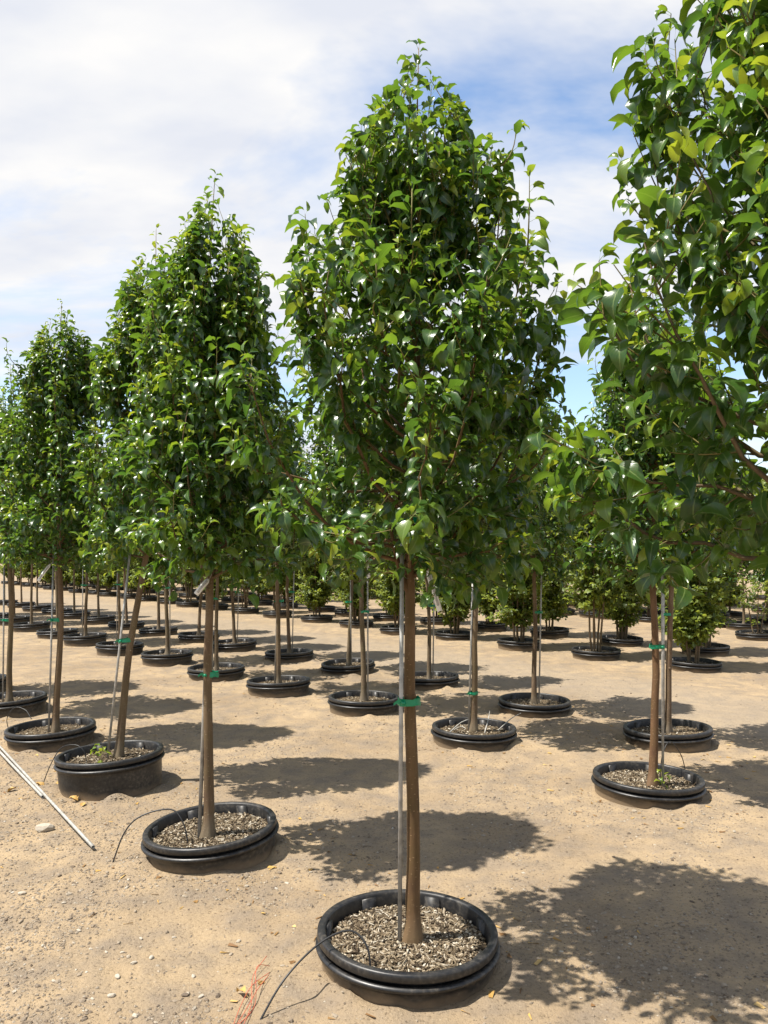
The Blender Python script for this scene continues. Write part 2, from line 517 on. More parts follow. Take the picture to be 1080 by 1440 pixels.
def axis(lo, hi, step, far_lo, far_hi, g=1.17):
    a = list(np.arange(lo, hi, step))
    s, v = step, hi
    while v < far_hi: a.append(v); s *= g; v += s
    a.append(far_hi)
    s, v = step, lo
    while v > far_lo: s *= g; v -= s; a.insert(0, v)
    return np.array(a)


gx = axis(-3.0, 3.0, 0.028, -900, 900, 1.06)
gy = axis(2.2, 6.4, 0.024, -200, 1800, 1.045)
X, Y = np.meshgrid(gx, gy)
Z = ground_h(X, Y)
nx, ny = len(gx), len(gy)
V = np.stack([X, Y, Z], -1).reshape(-1, 3)
i0 = (np.arange(ny - 1)[:, None] * nx + np.arange(nx - 1)[None]).ravel()
F = np.concatenate([np.stack([i0, i0 + 1, i0 + nx + 1], 1), np.stack([i0, i0 + nx + 1, i0 + nx], 1)])
g = obj('ground', mesh_np('ground', V, F, M['sand']))
tag(g, 'pale dry sandy ground with scattered gravel', 'ground', kind='structure')

# gravel: nobody could count it
ICO = None


def icosa():
    p = (1 + 5 ** .5) / 2
    v = np.array([(-1, p, 0), (1, p, 0), (-1, -p, 0), (1, -p, 0), (0, -1, p), (0, 1, p), (0, -1, -p), (0, 1, -p), (p, 0, -1), (p, 0, 1), (-p, 0, -1), (-p, 0, 1)], float)
    v /= np.linalg.norm(v[0])
    f = np.array([(0, 11, 5), (0, 5, 1), (0, 1, 7), (0, 7, 10), (0, 10, 11), (1, 5, 9), (5, 11, 4), (11, 10, 2), (10, 7, 6), (7, 1, 8), (3, 9, 4), (3, 4, 2), (3, 2, 6), (3, 6, 8), (3, 8, 9), (4, 9, 5), (2, 4, 11), (6, 2, 10), (8, 6, 7), (9, 8, 1)])
    return v, f


OCT_V = np.array([(1, 0, 0), (-1, 0, 0), (0, 1, 0), (0, -1, 0), (0, 0, 1), (0, 0, -1)], float)
OCT_F = np.array([(0, 2, 4), (2, 1, 4), (1, 3, 4), (3, 0, 4), (2, 0, 5), (1, 2, 5), (3, 1, 5), (0, 3, 5)])
IV, IF = icosa()


def stones(n, xr, yr, smin, smax, tv, tf, seed, patchy=True, power=3.0):
    r = np.random.default_rng(seed)
    ys = yr[0] + (yr[1] - yr[0]) * r.random(n * 4) ** 1.5
    xs = (r.random(n * 4) * 1.10 - 0.55) * ys + r.normal(0, .05, n * 4)
    if patchy:
        d = np.clip((fbm(xs * 1.3 + 8, ys * 1.3 + 2, 4) - 0.40) * 5, 0.06, 1)
        d *= np.where(xs < -0.12 * ys, 1.25, 0.6)
    else:
        d = np.ones(n * 4)
    keep = r.random(n * 4) < d
    dd = np.min(np.hypot(xs[:, None] - POTS[None, :12, 0], ys[:, None] - POTS[None, :12, 1]), axis=1)
    keep &= dd > 0.345
    xs, ys = xs[keep][:n], ys[keep][:n]
    n = len(xs)
    s = smin + (smax - smin) * r.random(n) ** power
    sc = np.stack([s * r.uniform(.8, 1.5, n), s * r.uniform(.7, 1.1, n), s * r.uniform(.45, .8, n)], 1)
    V = tv[None] * (1 + r.uniform(-.28, .28, (n, len(tv), 1))) * sc[:, None]
    a = r.random(n) * 6.283; c, q = np.cos(a), np.sin(a)
    vx = V[..., 0] * c[:, None] - V[..., 1] * q[:, None]; vy = V[..., 0] * q[:, None] + V[..., 1] * c[:, None]
    z = ground_h(xs, ys)
    P = np.stack([vx + xs[:, None], vy + ys[:, None], V[..., 2] + (z + sc[:, 2] * 0.25)[:, None]], -1)
    F = tf[None] + (np.arange(n) * len(tv))[:, None, None]
    tone = np.repeat(np.clip(r.normal(.45, .2, n), 0, 1), len(tv))
    return P.reshape(-1, 3), F.reshape(-1, 3), tone


a_ = stones(36000, (-2, 2), (2.25, 7.0), 0.0016, 0.0080, OCT_V, OCT_F, 1)
b_ = stones(4500, (-2, 2), (2.25, 9.5), 0.003, 0.011, IV, IF, 2)
Vg = np.concatenate([a_[0], b_[0]]); Fg = np.concatenate([a_[1], b_[1] + len(a_[0])]); Tg = np.concatenate([a_[2], b_[2]])
o = obj('gravel', mesh_np('gravel', Vg, Fg, M['stone'], None, Tg, smooth=False))
tag(o, 'fine loose gravel strewn in patches over the sand', 'gravel', kind='stuff')


r = np.random.default_rng(12)
pl_ = []
for px, py in POTS[:24]:
    k = 60 if py < 7 else 25
    a = r.random(k) * 6.283; d = .36 + np.abs(r.normal(0, .28, k))
    pl_.append(np.stack([px + d * np.cos(a), py + d * np.sin(a)], 1))
pl_ = np.concatenate(pl_)
pl_ = pl_[(pl_[:, 1] > 2.2) & (np.min(np.hypot(pl_[:, None, 0] - POTS[None, :, 0], pl_[:, None, 1] - POTS[None, :, 1]), axis=1) > .35)]
n_ = len(pl_); ang = r.random(n_) * 6.283; ln_ = r.uniform(.004, .022, n_); wd_ = np.where(r.random(n_) < .5, r.uniform(.0015, .003, n_), r.uniform(.004, .010, n_))
zl = ground_h(pl_[:, 0], pl_[:, 1])
q_ = []
for su, sv, dz in ((-1, -1, .002), (1, -.6, .004), (1, .8, .003), (-1, 1, .007)):
    q_.append(np.stack([pl_[:, 0] + su * ln_ * np.cos(ang) - sv * wd_ * np.sin(ang), pl_[:, 1] + su * ln_ * np.sin(ang) + sv * wd_ * np.cos(ang), zl + dz], 1))
Vl = np.stack(q_, 1).reshape(-1, 3)
Fl = (np.array([(0, 1, 2), (0, 2, 3)])[None] + (np.arange(n_) * 4)[:, None, None]).reshape(-1, 3)
o = obj('leaf_litter', mesh_np('leaf_litter', Vl, Fl, M['dry'], None, np.repeat(r.random(n_) ** 2.2, 4), smooth=False))
tag(o, 'scraps of dry leaf and twig scattered round the pots', 'litter', kind='stuff')


def rock_mesh(name, sx_, sy_, sz_, seed, tone):
    r = np.random.default_rng(seed)
    v, f = IV.copy(), IF.copy()
    # one subdivision
    vv = list(v); ed = {}
    def mid(a, b):
        k = (min(a, b), max(a, b))
        if k not in ed:
            p = (vv[a] + vv[b]) / 2; vv.append(p / np.linalg.norm(p)); ed[k] = len(vv) - 1
        return ed[k]
    nf = []
    for a, b, c in f:
        ab, bc, ca = mid(a, b), mid(b, c), mid(c, a)
        nf += [(a, ab, ca), (b, bc, ab), (c, ca, bc), (ab, bc, ca)]
    v = np.array(vv)
    for k in range(7):                                     # chop flats off
        d = r.normal(size=3); d /= np.linalg.norm(d); h = r.uniform(.62, .9)
        over = np.maximum(v @ d - h, 0)
        v = v - over[:, None] * d
    v *= 1 + r.uniform(-.05, .05, (len(v), 1))
    v *= (sx_, sy_, sz_)
    return mesh_np(name, v, np.array(nf), M['stone'], None, np.full(len(v), tone), smooth=False)


# ------------------------------------------------------------------ leaves
def leaf_template(stations, halfw, across, fold, curl, phi0, twist=0.0, petiole=True, wave=0.0, seed=0, aspect=1.0):
    """x outward, z up, y across; unit blade length, petiole from the origin"""
    r = np.random.default_rng(seed)
    V = []; UV = []
    pet = 0.38
    pdir = np.array([math.cos(phi0 + .25), 0, math.sin(phi0 + .25)])
    base = pdir * pet
    V2 = []; F = []
    if petiole:
        w = 0.018
        V += [(0, -w, 0), (0, w, 0), tuple(base + (0, w * .8, 0)), tuple(base + (0, -w * .8, 0))]
        UV += [(0.5, 0)] * 4
        F += [(0, 1, 2), (0, 2, 3)]
    p = base.copy(); prev = 0
    rows = []
    for t, hw in zip(stations, halfw):
        hw = hw * aspect
        ph = phi0 - curl * (prev + (t - prev) / 2)
        p = p + (t - prev) * np.array([math.cos(ph), 0, math.sin(ph)])
        prev = t
        ph = phi0 - curl * t
        nrm = np.array([-math.sin(ph), 0, math.cos(ph)])
        row = []
        cols = [0.0] if hw == 0 else list(across)
        for c in cols:
            f = fold * abs(c) ** 0.8
            tw = twist * t
            y_ = hw * c * math.cos(fold); z_ = hw * abs(c) * math.sin(f) + wave * hw * math.sin(9 * t + 2 * c) * abs(c)
            q = p + nrm * (z_ * math.cos(tw) + y_ * math.sin(tw)) + np.array([0, 1, 0]) * (y_ * math.cos(tw) - z_ * math.sin(tw))
            V.append(tuple(q)); UV.append((0.5 + 0.5 * c, t)); row.append(len(V) - 1)
        rows.append(row)
    for a, b_ in zip(rows[:-1], rows[1:]):
        if len(a) == 1:
            for j in range(len(b_) - 1): F.append((a[0], b_[j], b_[j + 1])[::-1])
        elif len(b_) == 1:
            for j in range(len(a) - 1): F.append((a[j], a[j + 1], b_[0]))
        else:
            for j in range(len(a) - 1):
                F += [(a[j], a[j + 1], b_[j + 1]), (a[j], b_[j + 1], b_[j])]
    return np.array(V), np.array(F), np.array(UV)


NV = 16
lr = random.Random(4)
LP = [dict(fold=R(lr.uniform(12, 42)), curl=R(lr.uniform(55, 130)), phi0=R(lr.uniform(-20, 45)), twist=R(lr.uniform(-35, 35)), wave=lr.uniform(0, .22), aspect=lr.uniform(.80, 1.16)) for _ in range(NV)]
TPL_HI = [leaf_template((0, .08, .24, .44, .64, .82, .94, 1), (0, .16, .285, .30, .23, .115, .035, 0), (-1, 0, 1), seed=i, **p) for i, p in enumerate(LP)]
TPL = [leaf_template((0, .14, .42, .76, 1), (0, .225, .30, .145, 0), (-1, 0, 1), seed=i, **p) for i, p in enumerate(LP)]
TPL_LO = [leaf_template((0, .3, .68, 1), (0, .33, .23, 0), (-1, 0, 1), seed=i, petiole=False, **p) for i, p in enumerate(LP)]


def place_leaves(tpl, pos, rot, size, var, tone):
    Vs = []; Fs = []; Us = []; Ts = []; n = 0
    for k in range(len(tpl)):
        idx = np.nonzero(var == k)[0]
        if not len(idx): continue
        tv, tf, tu = tpl[k]
        P = np.einsum('nij,vj->nvi', rot[idx], tv) * size[idx][:, None, None] + pos[idx][:, None]
        Vs.append(P.reshape(-1, 3))
        Fs.append((tf[None] + (np.arange(len(idx)) * len(tv))[:, None, None]).reshape(-1, 3) + n)
        Us.append(np.tile(tu, (len(idx), 1)))
        Ts.append(np.repeat(tone[idx], len(tv)))
        n += len(idx) * len(tv)
    return np.concatenate(Vs), np.concatenate(Fs), np.concatenate(Us), np.concatenate(Ts)


def frames(d_out, pitch, roll):
    """rotation matrices: x along horizontal heading tilted by pitch, then rolled"""
    n = len(d_out)
    h = np.stack([d_out[:, 0], d_out[:, 1], np.zeros(n)], 1); h /= np.linalg.norm(h, axis=1)[:, None] + 1e-9
    up = np.array([0, 0, 1.0])
    x = h * np.cos(pitch)[:, None] + up * np.sin(pitch)[:, None]
    y = np.cross(np.broadcast_to(up, (n, 3)), h)
    z = np.cross(x, y)
    y2 = y * np.cos(roll)[:, None] + z * np.sin(roll)[:, None]
    z2 = np.cross(x, y2)
    return np.stack([x, y2, z2], -1)


def grow_pear(seed, H=3.35, z0=1.28, RAD=0.52, lean=(0, 0), n_prim=56, spacing=0.0168, leaf=0.072, tr=0.0245, fork=False, sides=12, prof=(.60, .84, .95, 1.0, 1.0, .88, .64, .37, .17, .04, .0)):
    """wood mesh builder + leaf arrays, local to the foot of the stem"""
    r = np.random.default_rng(seed)
    wood = MB()
    zs = np.concatenate([np.array([-0.08, 0.0, 0.03, 0.08, 0.16]), np.linspace(0.3, H, 16)])
    wob = np.cumsum(r.normal(0, 0.006, (len(zs), 2)), axis=0) * np.clip(zs / 1.0, 0, 1.2)[:, None]
    lz = np.where(zs < 1.5, zs, 1.5 + .35 * (1 - np.exp(-(zs - 1.5) / .35)))
    tp = np.stack([lean[0] * lz + wob[:, 0], lean[1] * lz + wob[:, 1], zs], 1)
    tp[:, 0] += 0.012 * np.sin(zs * 3.1 + seed) * np.clip(zs, 0, 1)
    rad = np.interp(zs, [-0.08, 0, 0.08, 0.3, 1.4, 2.2, H - .3, H], [1.9, 1.62, 1.16, 1.0, 0.74, 0.42, 0.13, 0.06]) * tr
    tv, tf = tube(tp, rad, sides)
    ang = np.arctan2(tv[:, 1], tv[:, 0]); k_ = np.clip(1 - tv[:, 2] / .10, 0, 1)[:, None] * (.16 * np.cos(3 * ang + seed) + .10 * np.cos(5 * ang))[:, None]
    tv[:, :2] *= 1 + k_ * (tv[:, 2:3] < .1)
    wood.add(tv, tf, 0.5, 0)
    trunk_at = lambda z: np.array([np.interp(z, zs, tp[:, 0]), np.interp(z, zs, tp[:, 1]), z])
    for k in range(3):                                          # pruning scars on the clear stem
        z = r.uniform(0.45, 1.25); a = r.random() * 6.28; c = trunk_at(z); rr = np.interp(z, zs, rad)
        d = np.array([math.cos(a), math.sin(a), .15])
        v, f = tube([c + d * rr * .6, c + d * (rr + .002), c + d * (rr + .005)], [.011, .010, .006], 8)
        wood.add(v, f, .5, 0)
    zz_ = (H - z0)
    Ez = np.array([-.06, 0, .06, .14, .3, .48, .64, .76, .84, .90, 1.0]) * zz_ + z0 + .08
    Er = np.array(prof) * RAD
    E = lambda z: np.interp(z, Ez, Er)
    lob = r.uniform(.86, 1.12, 9)                                # uneven outline by azimuth
    lobe = lambda a: np.interp((a % (2 * np.pi)) / (2 * np.pi) * 9, np.arange(10), np.append(lob, lob[0]))
    shoots = []                                                  # (pts, is_outer)

    def bez(a, b, c, n):
        t = np.linspace(0, 1, n)[:, None]
        return a * (1 - t) ** 2 + 2 * b * t * (1 - t) + c * t * t
    prims = []
    for i in range(n_prim):
        u = (i + r.random() * .6) / n_prim
        zb = z0 + (H - .62 - z0) * u ** 1.25
        az = i * 2.39996 + r.uniform(-.35, .35)
        if u < .36 and i % 2: rise = r.uniform(.0, .40)
        else: rise = r.uniform(.38, .85)
        zt = min(zb + rise, H - r.uniform(.25, .55))
        rt = E(zt) * lobe(az) * r.uniform(.82, 1.12) + .015
        base = trunk_at(zb); top = trunk_at(zt)
        d = np.array([math.cos(az), math.sin(az), 0])
        tip = top + d * rt
        ctl = base + d * rt * r.uniform(.65, .95) + np.array([0, 0, rise * r.uniform(.12, .35)])
        pts = bez(base, ctl, tip, 9)
        pts[1:] += r.normal(0, .008, (8, 3))
        r0 = np.interp(zb, zs, rad) * r.uniform(.32, .48) + .001
        v, f = tube(pts, np.linspace(r0, .0018, 9), 5)
        wood.add(v, f, .5, 1 if r0 < .006 else 0)
        prims.append((pts, az))
        shoots.append((pts[2:], True))
    if fork:
        base = trunk_at(1.28); pts = bez(base, base + np.array([-.05, -.02, .05]), base + np.array([-.10, -.03, .42]), 8)
        v, f = tube(pts, np.linspace(.013, .004, 8), 8); wood.add(v, f, .5, 0); shoots.append((pts[4:], True))
        base = trunk_at(1.34); pts = bez(base, base + np.array([.10, -.03, .02]), base + np.array([.22, -.06, .26]), 8)
        v, f = tube(pts, np.linspace(.009, .003, 8), 8); wood.add(v, f, .5, 0); shoots.append((pts[4:], True))
    for pts, az in prims:
        for k in range(r.integers(7, 12)):
            t = r.uniform(.12, .97); q = t * (len(pts) - 1); i = int(q); p0 = pts[i] + (pts[min(i + 1, len(pts) - 1)] - pts[i]) * (q - i)
            a2 = az + r.normal(0, 1.0)
            ln = r.uniform(.10, .30)
            hs = .75 if p0[2] < z0 + .5 * (H - z0) else .42
            d = np.array([math.cos(a2) * hs, math.sin(a2) * hs, r.uniform(.25, 1.1) if p0[2] > z0 + .3 else r.uniform(-.55, .6)]); d /= np.linalg.norm(d)
            p2 = p0 + d * ln
            c = trunk_at(p2[2]); rr = math.hypot(p2[0] - c[0], p2[1] - c[1]); lim = E(p2[2]) * lobe(a2) * 1.1 + .015
            if rr > lim:
                p2[:2] = c[:2] + (p2[:2] - c[:2]) * lim / rr
            sp_ = bez(p0, (p0 + p2) / 2 + np.array([0, 0, -.25 * ln]) * r.random(), p2, 5)
            v, f = tube(sp_, np.linspace(.0028, .0013, 5), 3, False); wood.add(v, f, .5, 1)
            shoots.append((sp_, True))
    for k in range(26):                                         # short spurs along the lower leader
        z = r.uniform(z0 + .04, z0 + 1.2); a = r.random() * 6.28; b0 = trunk_at(z)
        d = np.array([math.cos(a), math.sin(a), r.uniform(-.1, .5)]); ln = r.uniform(.08, .22)
        sp_ = np.array([b0 + d * ln * q for q in np.linspace(0, 1, 4)])
        v, f = tube(sp_, np.linspace(.004, .0015, 4), 4, False); wood.add(v, f, .5, 1)
        shoots.append((sp_[1:], True))
    for k in range(13):                                         # long upright whips standing out of the outline
        pts, az = prims[r.integers(len(prims))]
        p0 = pts[r.integers(5, 9)]
        if p0[2] > H - .45: continue
        a = az + r.normal(0, .5); ln = r.uniform(.10, .21)
        out_ = r.uniform(.04, .13)
        p2 = p0 + np.array([math.cos(a) * out_, math.sin(a) * out_, ln])
        sp_ = bez(p0, p0 + np.array([math.cos(a) * out_, math.sin(a) * out_, ln * .3]), p2, 7)
        v, f = tube(sp_, np.linspace(.0032, .0012, 7), 4, False); wood.add(v, f, .5, 1)
        shoots.append((sp_, 'whip'))
    # leader and a few upright spires at the top
    shoots.append((np.array([trunk_at(z) for z in np.linspace(H - .55, H, 8)]), True))
    for k in range(5):
        z = H - r.uniform(.35, .8); b0 = trunk_at(z); a = r.random() * 6.28; rr = r.uniform(.04, .13)
        pts = bez(b0, b0 + np.array([math.cos(a) * rr, math.sin(a) * rr, .08]), b0 + np.array([math.cos(a) * rr * 1.2, math.sin(a) * rr * 1.2, r.uniform(.25, .42)]), 7)
        pts[:, 2] = np.minimum(pts[:, 2], H - .03 - 1.6 * rr)
        v, f = tube(pts, np.linspace(.004, .0013, 7), 4, False); wood.add(v, f, .5, 1)
        shoots.append((pts, True))
    pos = []; out = []; size = []; tone = []; pit = []
    for pts, outer in shoots:
        seg = np.linalg.norm(np.diff(pts, axis=0), axis=1); cum = np.concatenate([[0], np.cumsum(seg)]); Ltot = cum[-1]
        n = max(3, int(Ltot / (.017 if outer == 'whip' else spacing)))
        ds = (np.arange(n) + r.uniform(.2, .8)) / n * Ltot
        dens = r.uniform(.78, 1.0)
        a0 = r.random() * 6.28
        flush = r.random() < .46; shift = r.normal(0, .13)                                    # shoots still growing carry pale young leaves
        for j, dd in enumerate(ds):
            if r.random() > dens: continue
            p = np.array([np.interp(dd, cum, pts[:, c]) for c in range(3)])
            a = a0 + j * 2.39996 + r.normal(0, .4)
            c = trunk_at(p[2]); od = p - c; od[2] = 0; on = np.linalg.norm(od)
            od = od / on if on > .03 else np.zeros(3)
            d = np.array([math.cos(a), math.sin(a), 0]) + od * .75
            f = dd / Ltot
            s = leaf * r.uniform(.60, 1.2)
            tn = np.clip(r.normal(.33 + shift, .16), 0, .78)
            s *= np.interp(H - p[2], [0, .8], [.70, 1])
            if f > .72 and flush:
                tn = r.uniform(.66, 1.0); s *= r.uniform(.55, .92)
            pos.append(p); out.append(d); size.append(s); tone.append(tn); pit.append(r.normal(-.28 if f < .8 else .15, .36))
        # terminal tuft
        for j in range(2):
            a = r.random() * 6.28
            pos.append(pts[-1]); out.append(np.array([math.cos(a), math.sin(a), 0])); size.append(leaf * r.uniform(.35, .7)); tone.append(r.uniform(.5, 1.0) if flush else r.uniform(.3, .75)); pit.append(r.uniform(.5, 1.2))
    pos = np.array(pos); out = np.array(out); size = np.array(size); tone = np.array(tone); pit = np.array(pit)
    rot = frames(out, pit, r.normal(0, .42, len(pos)))
    var = r.integers(0, NV, len(pos))
    return wood, pos, rot, size, var, tone


def leaf_meshes(tpl, tones=(0.12, 0.3, 0.42, 0.6, 0.8, 0.97)):
    out = {}
    for k in range(NV):
        for q, tn in enumerate(tones):
            v, f, u = tpl[k]
            out[(k, q)] = mesh_np('leaf', v, f, M['leaf'], u, np.full(len(v), tn))
    return out, np.array(tones)


LEAF_HI, TONES = leaf_meshes(TPL_HI)
LEAF_MD, _ = leaf_meshes(TPL)


def visible_leaves(world, n, cell):
    """the leaves that show largest: frontmost in a coarse view grid, nearest first"""
    d = world[:, 1]
    u = world[:, 0] / d; w = (world[:, 2] - CAM_H) / d
    inside = (np.abs(u) < .50) & (w < .72) & (w > -.62)
    key = np.floor(u / cell).astype(int) * 10000 + np.floor(w / cell).astype(int)
    order = np.argsort(d)
    seen = {}; pick = []
    for i in order:
        if not inside[i]: continue
        k = key[i]
        if seen.get(k, 0) < 1:
            seen[k] = 1; pick.append(i)
    pick = pick[:n]
    if len(pick) < n:
        s = set(pick)
        pick += [i for i in order if inside[i] and i not in s][:n - len(pick)]
    return np.array(pick, int)


def single_pear(loc, rotz, label, seed, group, n_leaf=300, hi=False, **kw):
    wood, pos, rot, size, var, tone = grow_pear(seed, **kw)
    t = empty('pear_tree', loc, label, 'tree', group, (0, 0, rotz))
    tk = obj('trunk', wood.mesh('trunk', [M['bark'], M['twig']]), t)
    tk.color = {108: (.98, .76, .62, 1), 102: (.88, .70, .52, 1)}.get(seed, (.92, .88, .82, 1))
    c, s = math.cos(rotz), math.sin(rotz)
    world = np.stack([pos[:, 0] * c - pos[:, 1] * s + loc[0], pos[:, 0] * s + pos[:, 1] * c + loc[1], pos[:, 2] + loc[2]], 1)
    pick = visible_leaves(world, n_leaf, 0.045 / loc[1]) if n_leaf else np.zeros(0, int)
    rest = np.ones(len(pos), bool); rest[pick] = False
    tpl = TPL_HI if loc[1] < 2.5 else TPL
    v, f, u, tn = place_leaves(tpl, pos[rest], rot[rest], size[rest], var[rest], tone[rest])
    tag(obj('crown', mesh_np('crown', v, f, M['leaf'], u, tn), t), kind='stuff')
    lib = LEAF_HI if hi else LEAF_MD
    for i in pick:
        q = int(np.argmin(np.abs(TONES - tone[i])))
        o = bpy.data.objects.new('leaf', lib[(int(var[i]), q)])
        mm = Matrix(rot[i].tolist()).to_4x4()
        mm = Matrix.Translation(Vector(pos[i])) @ mm @ Matrix.Scale(float(size[i]), 4)
        COL.objects.link(o); o.parent = t; o.matrix_local = mm
    return t


# ------------------------------------------------------------------ pots
RP = 0.33


def rim_wob(seed, amp=.008):
    r = np.random.default_rng(seed); p = r.random(3) * 6.28; a = r.uniform(.4, 1, 3) * amp
    return lambda t: 1 + a[0] * np.cos(2 * t + p[0]) + a[1] * np.cos(3 * t + p[1]) * .5 + a[2] * np.cos(5 * t + p[2]) * .3


def pot_meshes(seed, rim, seg=72):
    """two nested pots: the planted one sits in a socket pot sunk in the ground"""
    w = rim_wob(seed)
    inner = [(.20, rim - .16), (.292, rim - .15), (.297, rim - .05), (.3005, rim - .008), (.303, rim - .002), (.307, rim), (.323, rim), (.3285, rim - .002), (.331, rim - .007),
             (.332, rim - .025), (.3295, rim - .030), (.319, rim - .032), (.311, rim - .032), (.308, rim - .05), (.303, rim - .12)]
    V, F = lathe(inner, seg, w)
    mb = MB(); mb.add(V, F)
    # drainage-side ribs moulded on the inside wall
    for k in range(7):
        a = k * 2 * math.pi / 7 + .3
        v = np.array([(x_, y_, z_) for x_ in (.288, .300) for y_ in (-.03, .03) for z_ in (rim - .13, rim - .012)])
        c, s = math.cos(a), math.sin(a)
        v = np.stack([v[:, 0] * c - v[:, 1] * s, v[:, 0] * s + v[:, 1] * c, v[:, 2]], 1)
        f = [(0, 1, 3), (0, 3, 2), (1, 5, 7), (1, 7, 3), (0, 2, 6), (0, 6, 4), (0, 4, 5), (0, 5, 1), (2, 3, 7), (2, 7, 6)]
        mb.add(v, np.array(f))
    mi = mb.mesh('inner_pot', M['plastic'])
    w2 = rim_wob(seed + 50)
    rz = rim - .043
    outer = [(.306, rz - .05), (.310, rz - .006), (.318, rz), (.330, rz - .001), (.3375, rz - .006), (.3385, rz - .011), (.336, rz - .017), (.331, rz - .021), (.322, rz - .023),
             (.318, rz - .045), (.311, -.02), (.300, -.12)]
    V, F = lathe(outer, seg, w2)
    mb = MB(); mb.add(V, F)
    mo = mb.mesh('outer_pot', M['plastic'])
    return mi, mo


def mulch_mesh(seed, zs, nchip, ground_seg=28):
    r = np.random.default_rng(seed)
    mb = MB()
    rr = np.linspace(0, .293, 9); a = np.linspace(0, 2 * np.pi, ground_seg, endpoint=False)
    V = [(0, 0, zs + .008)]
    for q in rr[1:]:
        for t in a:
            V.append((q * math.cos(t), q * math.sin(t), zs + .012 * (1 - q / .293) + .012 * (vnoise(np.array(q * math.cos(t) * 22 + seed), np.array(q * math.sin(t) * 22)) - .5)))
    F = [(0, 1 + j, 1 + (j + 1) % ground_seg) for j in range(ground_seg)]
    for i in range(7):
        for j in range(ground_seg):
            A = 1 + i * ground_seg + j; B = 1 + i * ground_seg + (j + 1) % ground_seg
            F += [(A, A + ground_seg, B + ground_seg), (A, B + ground_seg, B)]
    mb.add(np.array(V), np.array(F), .3, 0)
    if nchip:
        n = nchip
        q = .287 * np.sqrt(r.random(n)); t = r.random(n) * 6.283
        ln = r.uniform(.003, .010, n) * np.where(r.random(n) < .05, 2.6, 1); wd = r.uniform(.0012, .0038, n); th = r.uniform(.0008, .0024, n)
        box = np.array([(x_, y_, z_) for x_ in (-1, 1) for y_ in (-1, 1) for z_ in (-1, 1)], float)
        bf = np.array([(0, 1, 3), (0, 3, 2), (4, 6, 7), (4, 7, 5), (0, 4, 5), (0, 5, 1), (2, 3, 7), (2, 7, 6), (1, 5, 7), (1, 7, 3), (0, 2, 6), (0, 6, 4)])
        P = box[None] * np.stack([ln, wd, th], 1)[:, None]
        P = P * (1 + r.uniform(-.25, .25, (n, 8, 1)))
        rot = frames(np.stack([np.cos(t * 7.7), np.sin(t * 7.7), 0 * t], 1), r.normal(0, .32, n), r.normal(0, .5, n))
        P = np.einsum('nij,nvj->nvi', rot, P) + np.stack([q * np.cos(t), q * np.sin(t), zs + .012 * (1 - q / .293) + r.uniform(.001, .010, n)], 1)[:, None]
        mb.add(P.reshape(-1, 3), (bf[None] + (np.arange(n) * 8)[:, None, None]).reshape(-1, 3), np.repeat(np.clip(r.normal(.44, .30, n), 0, 1), 8), 1)
    return mb.mesh('mulch', [M['soil'], M['chip']], smooth=False)


def pot(loc, rim, label, group, seed, chips, tilt=(0, 0), meshes=None):
    p = empty('nursery_pot', (loc[0], loc[1], 0), label, 'pot', group, (R(tilt[0]), R(tilt[1]), 0))
    if meshes is None:
        mi, mo = pot_meshes(seed, rim); mm = mulch_mesh(seed, rim - .058, chips)
    else:
        mi, mo, mm = meshes
    obj('outer_pot', mo, p); obj('inner_pot', mi, p)
    tag(obj('mulch', mm, p), kind='stuff')
    return p


POT_LIB = [(pot_meshes(70 + k, .12 + .012 * k, 48), mulch_mesh(70 + k, .062 + .012 * k, 600)) for k in range(4)]


# ------------------------------------------------------------------ stakes, ties, tags, tubes
def stake(p0, p1, label, group=None, r=.0075, m='stake'):
    p0 = np.array(p0, float); p1 = np.array(p1, float)
    v, f = tube([p0 * 0, (p1 - p0) * .5, p1 - p0], [r, r, r], 10)
    mb = MB(); mb.add(v, f)
    o = obj('stake', mb.mesh('stake', M[m]), None, tuple(p0))
    return tag(o, label, 'stake', group)


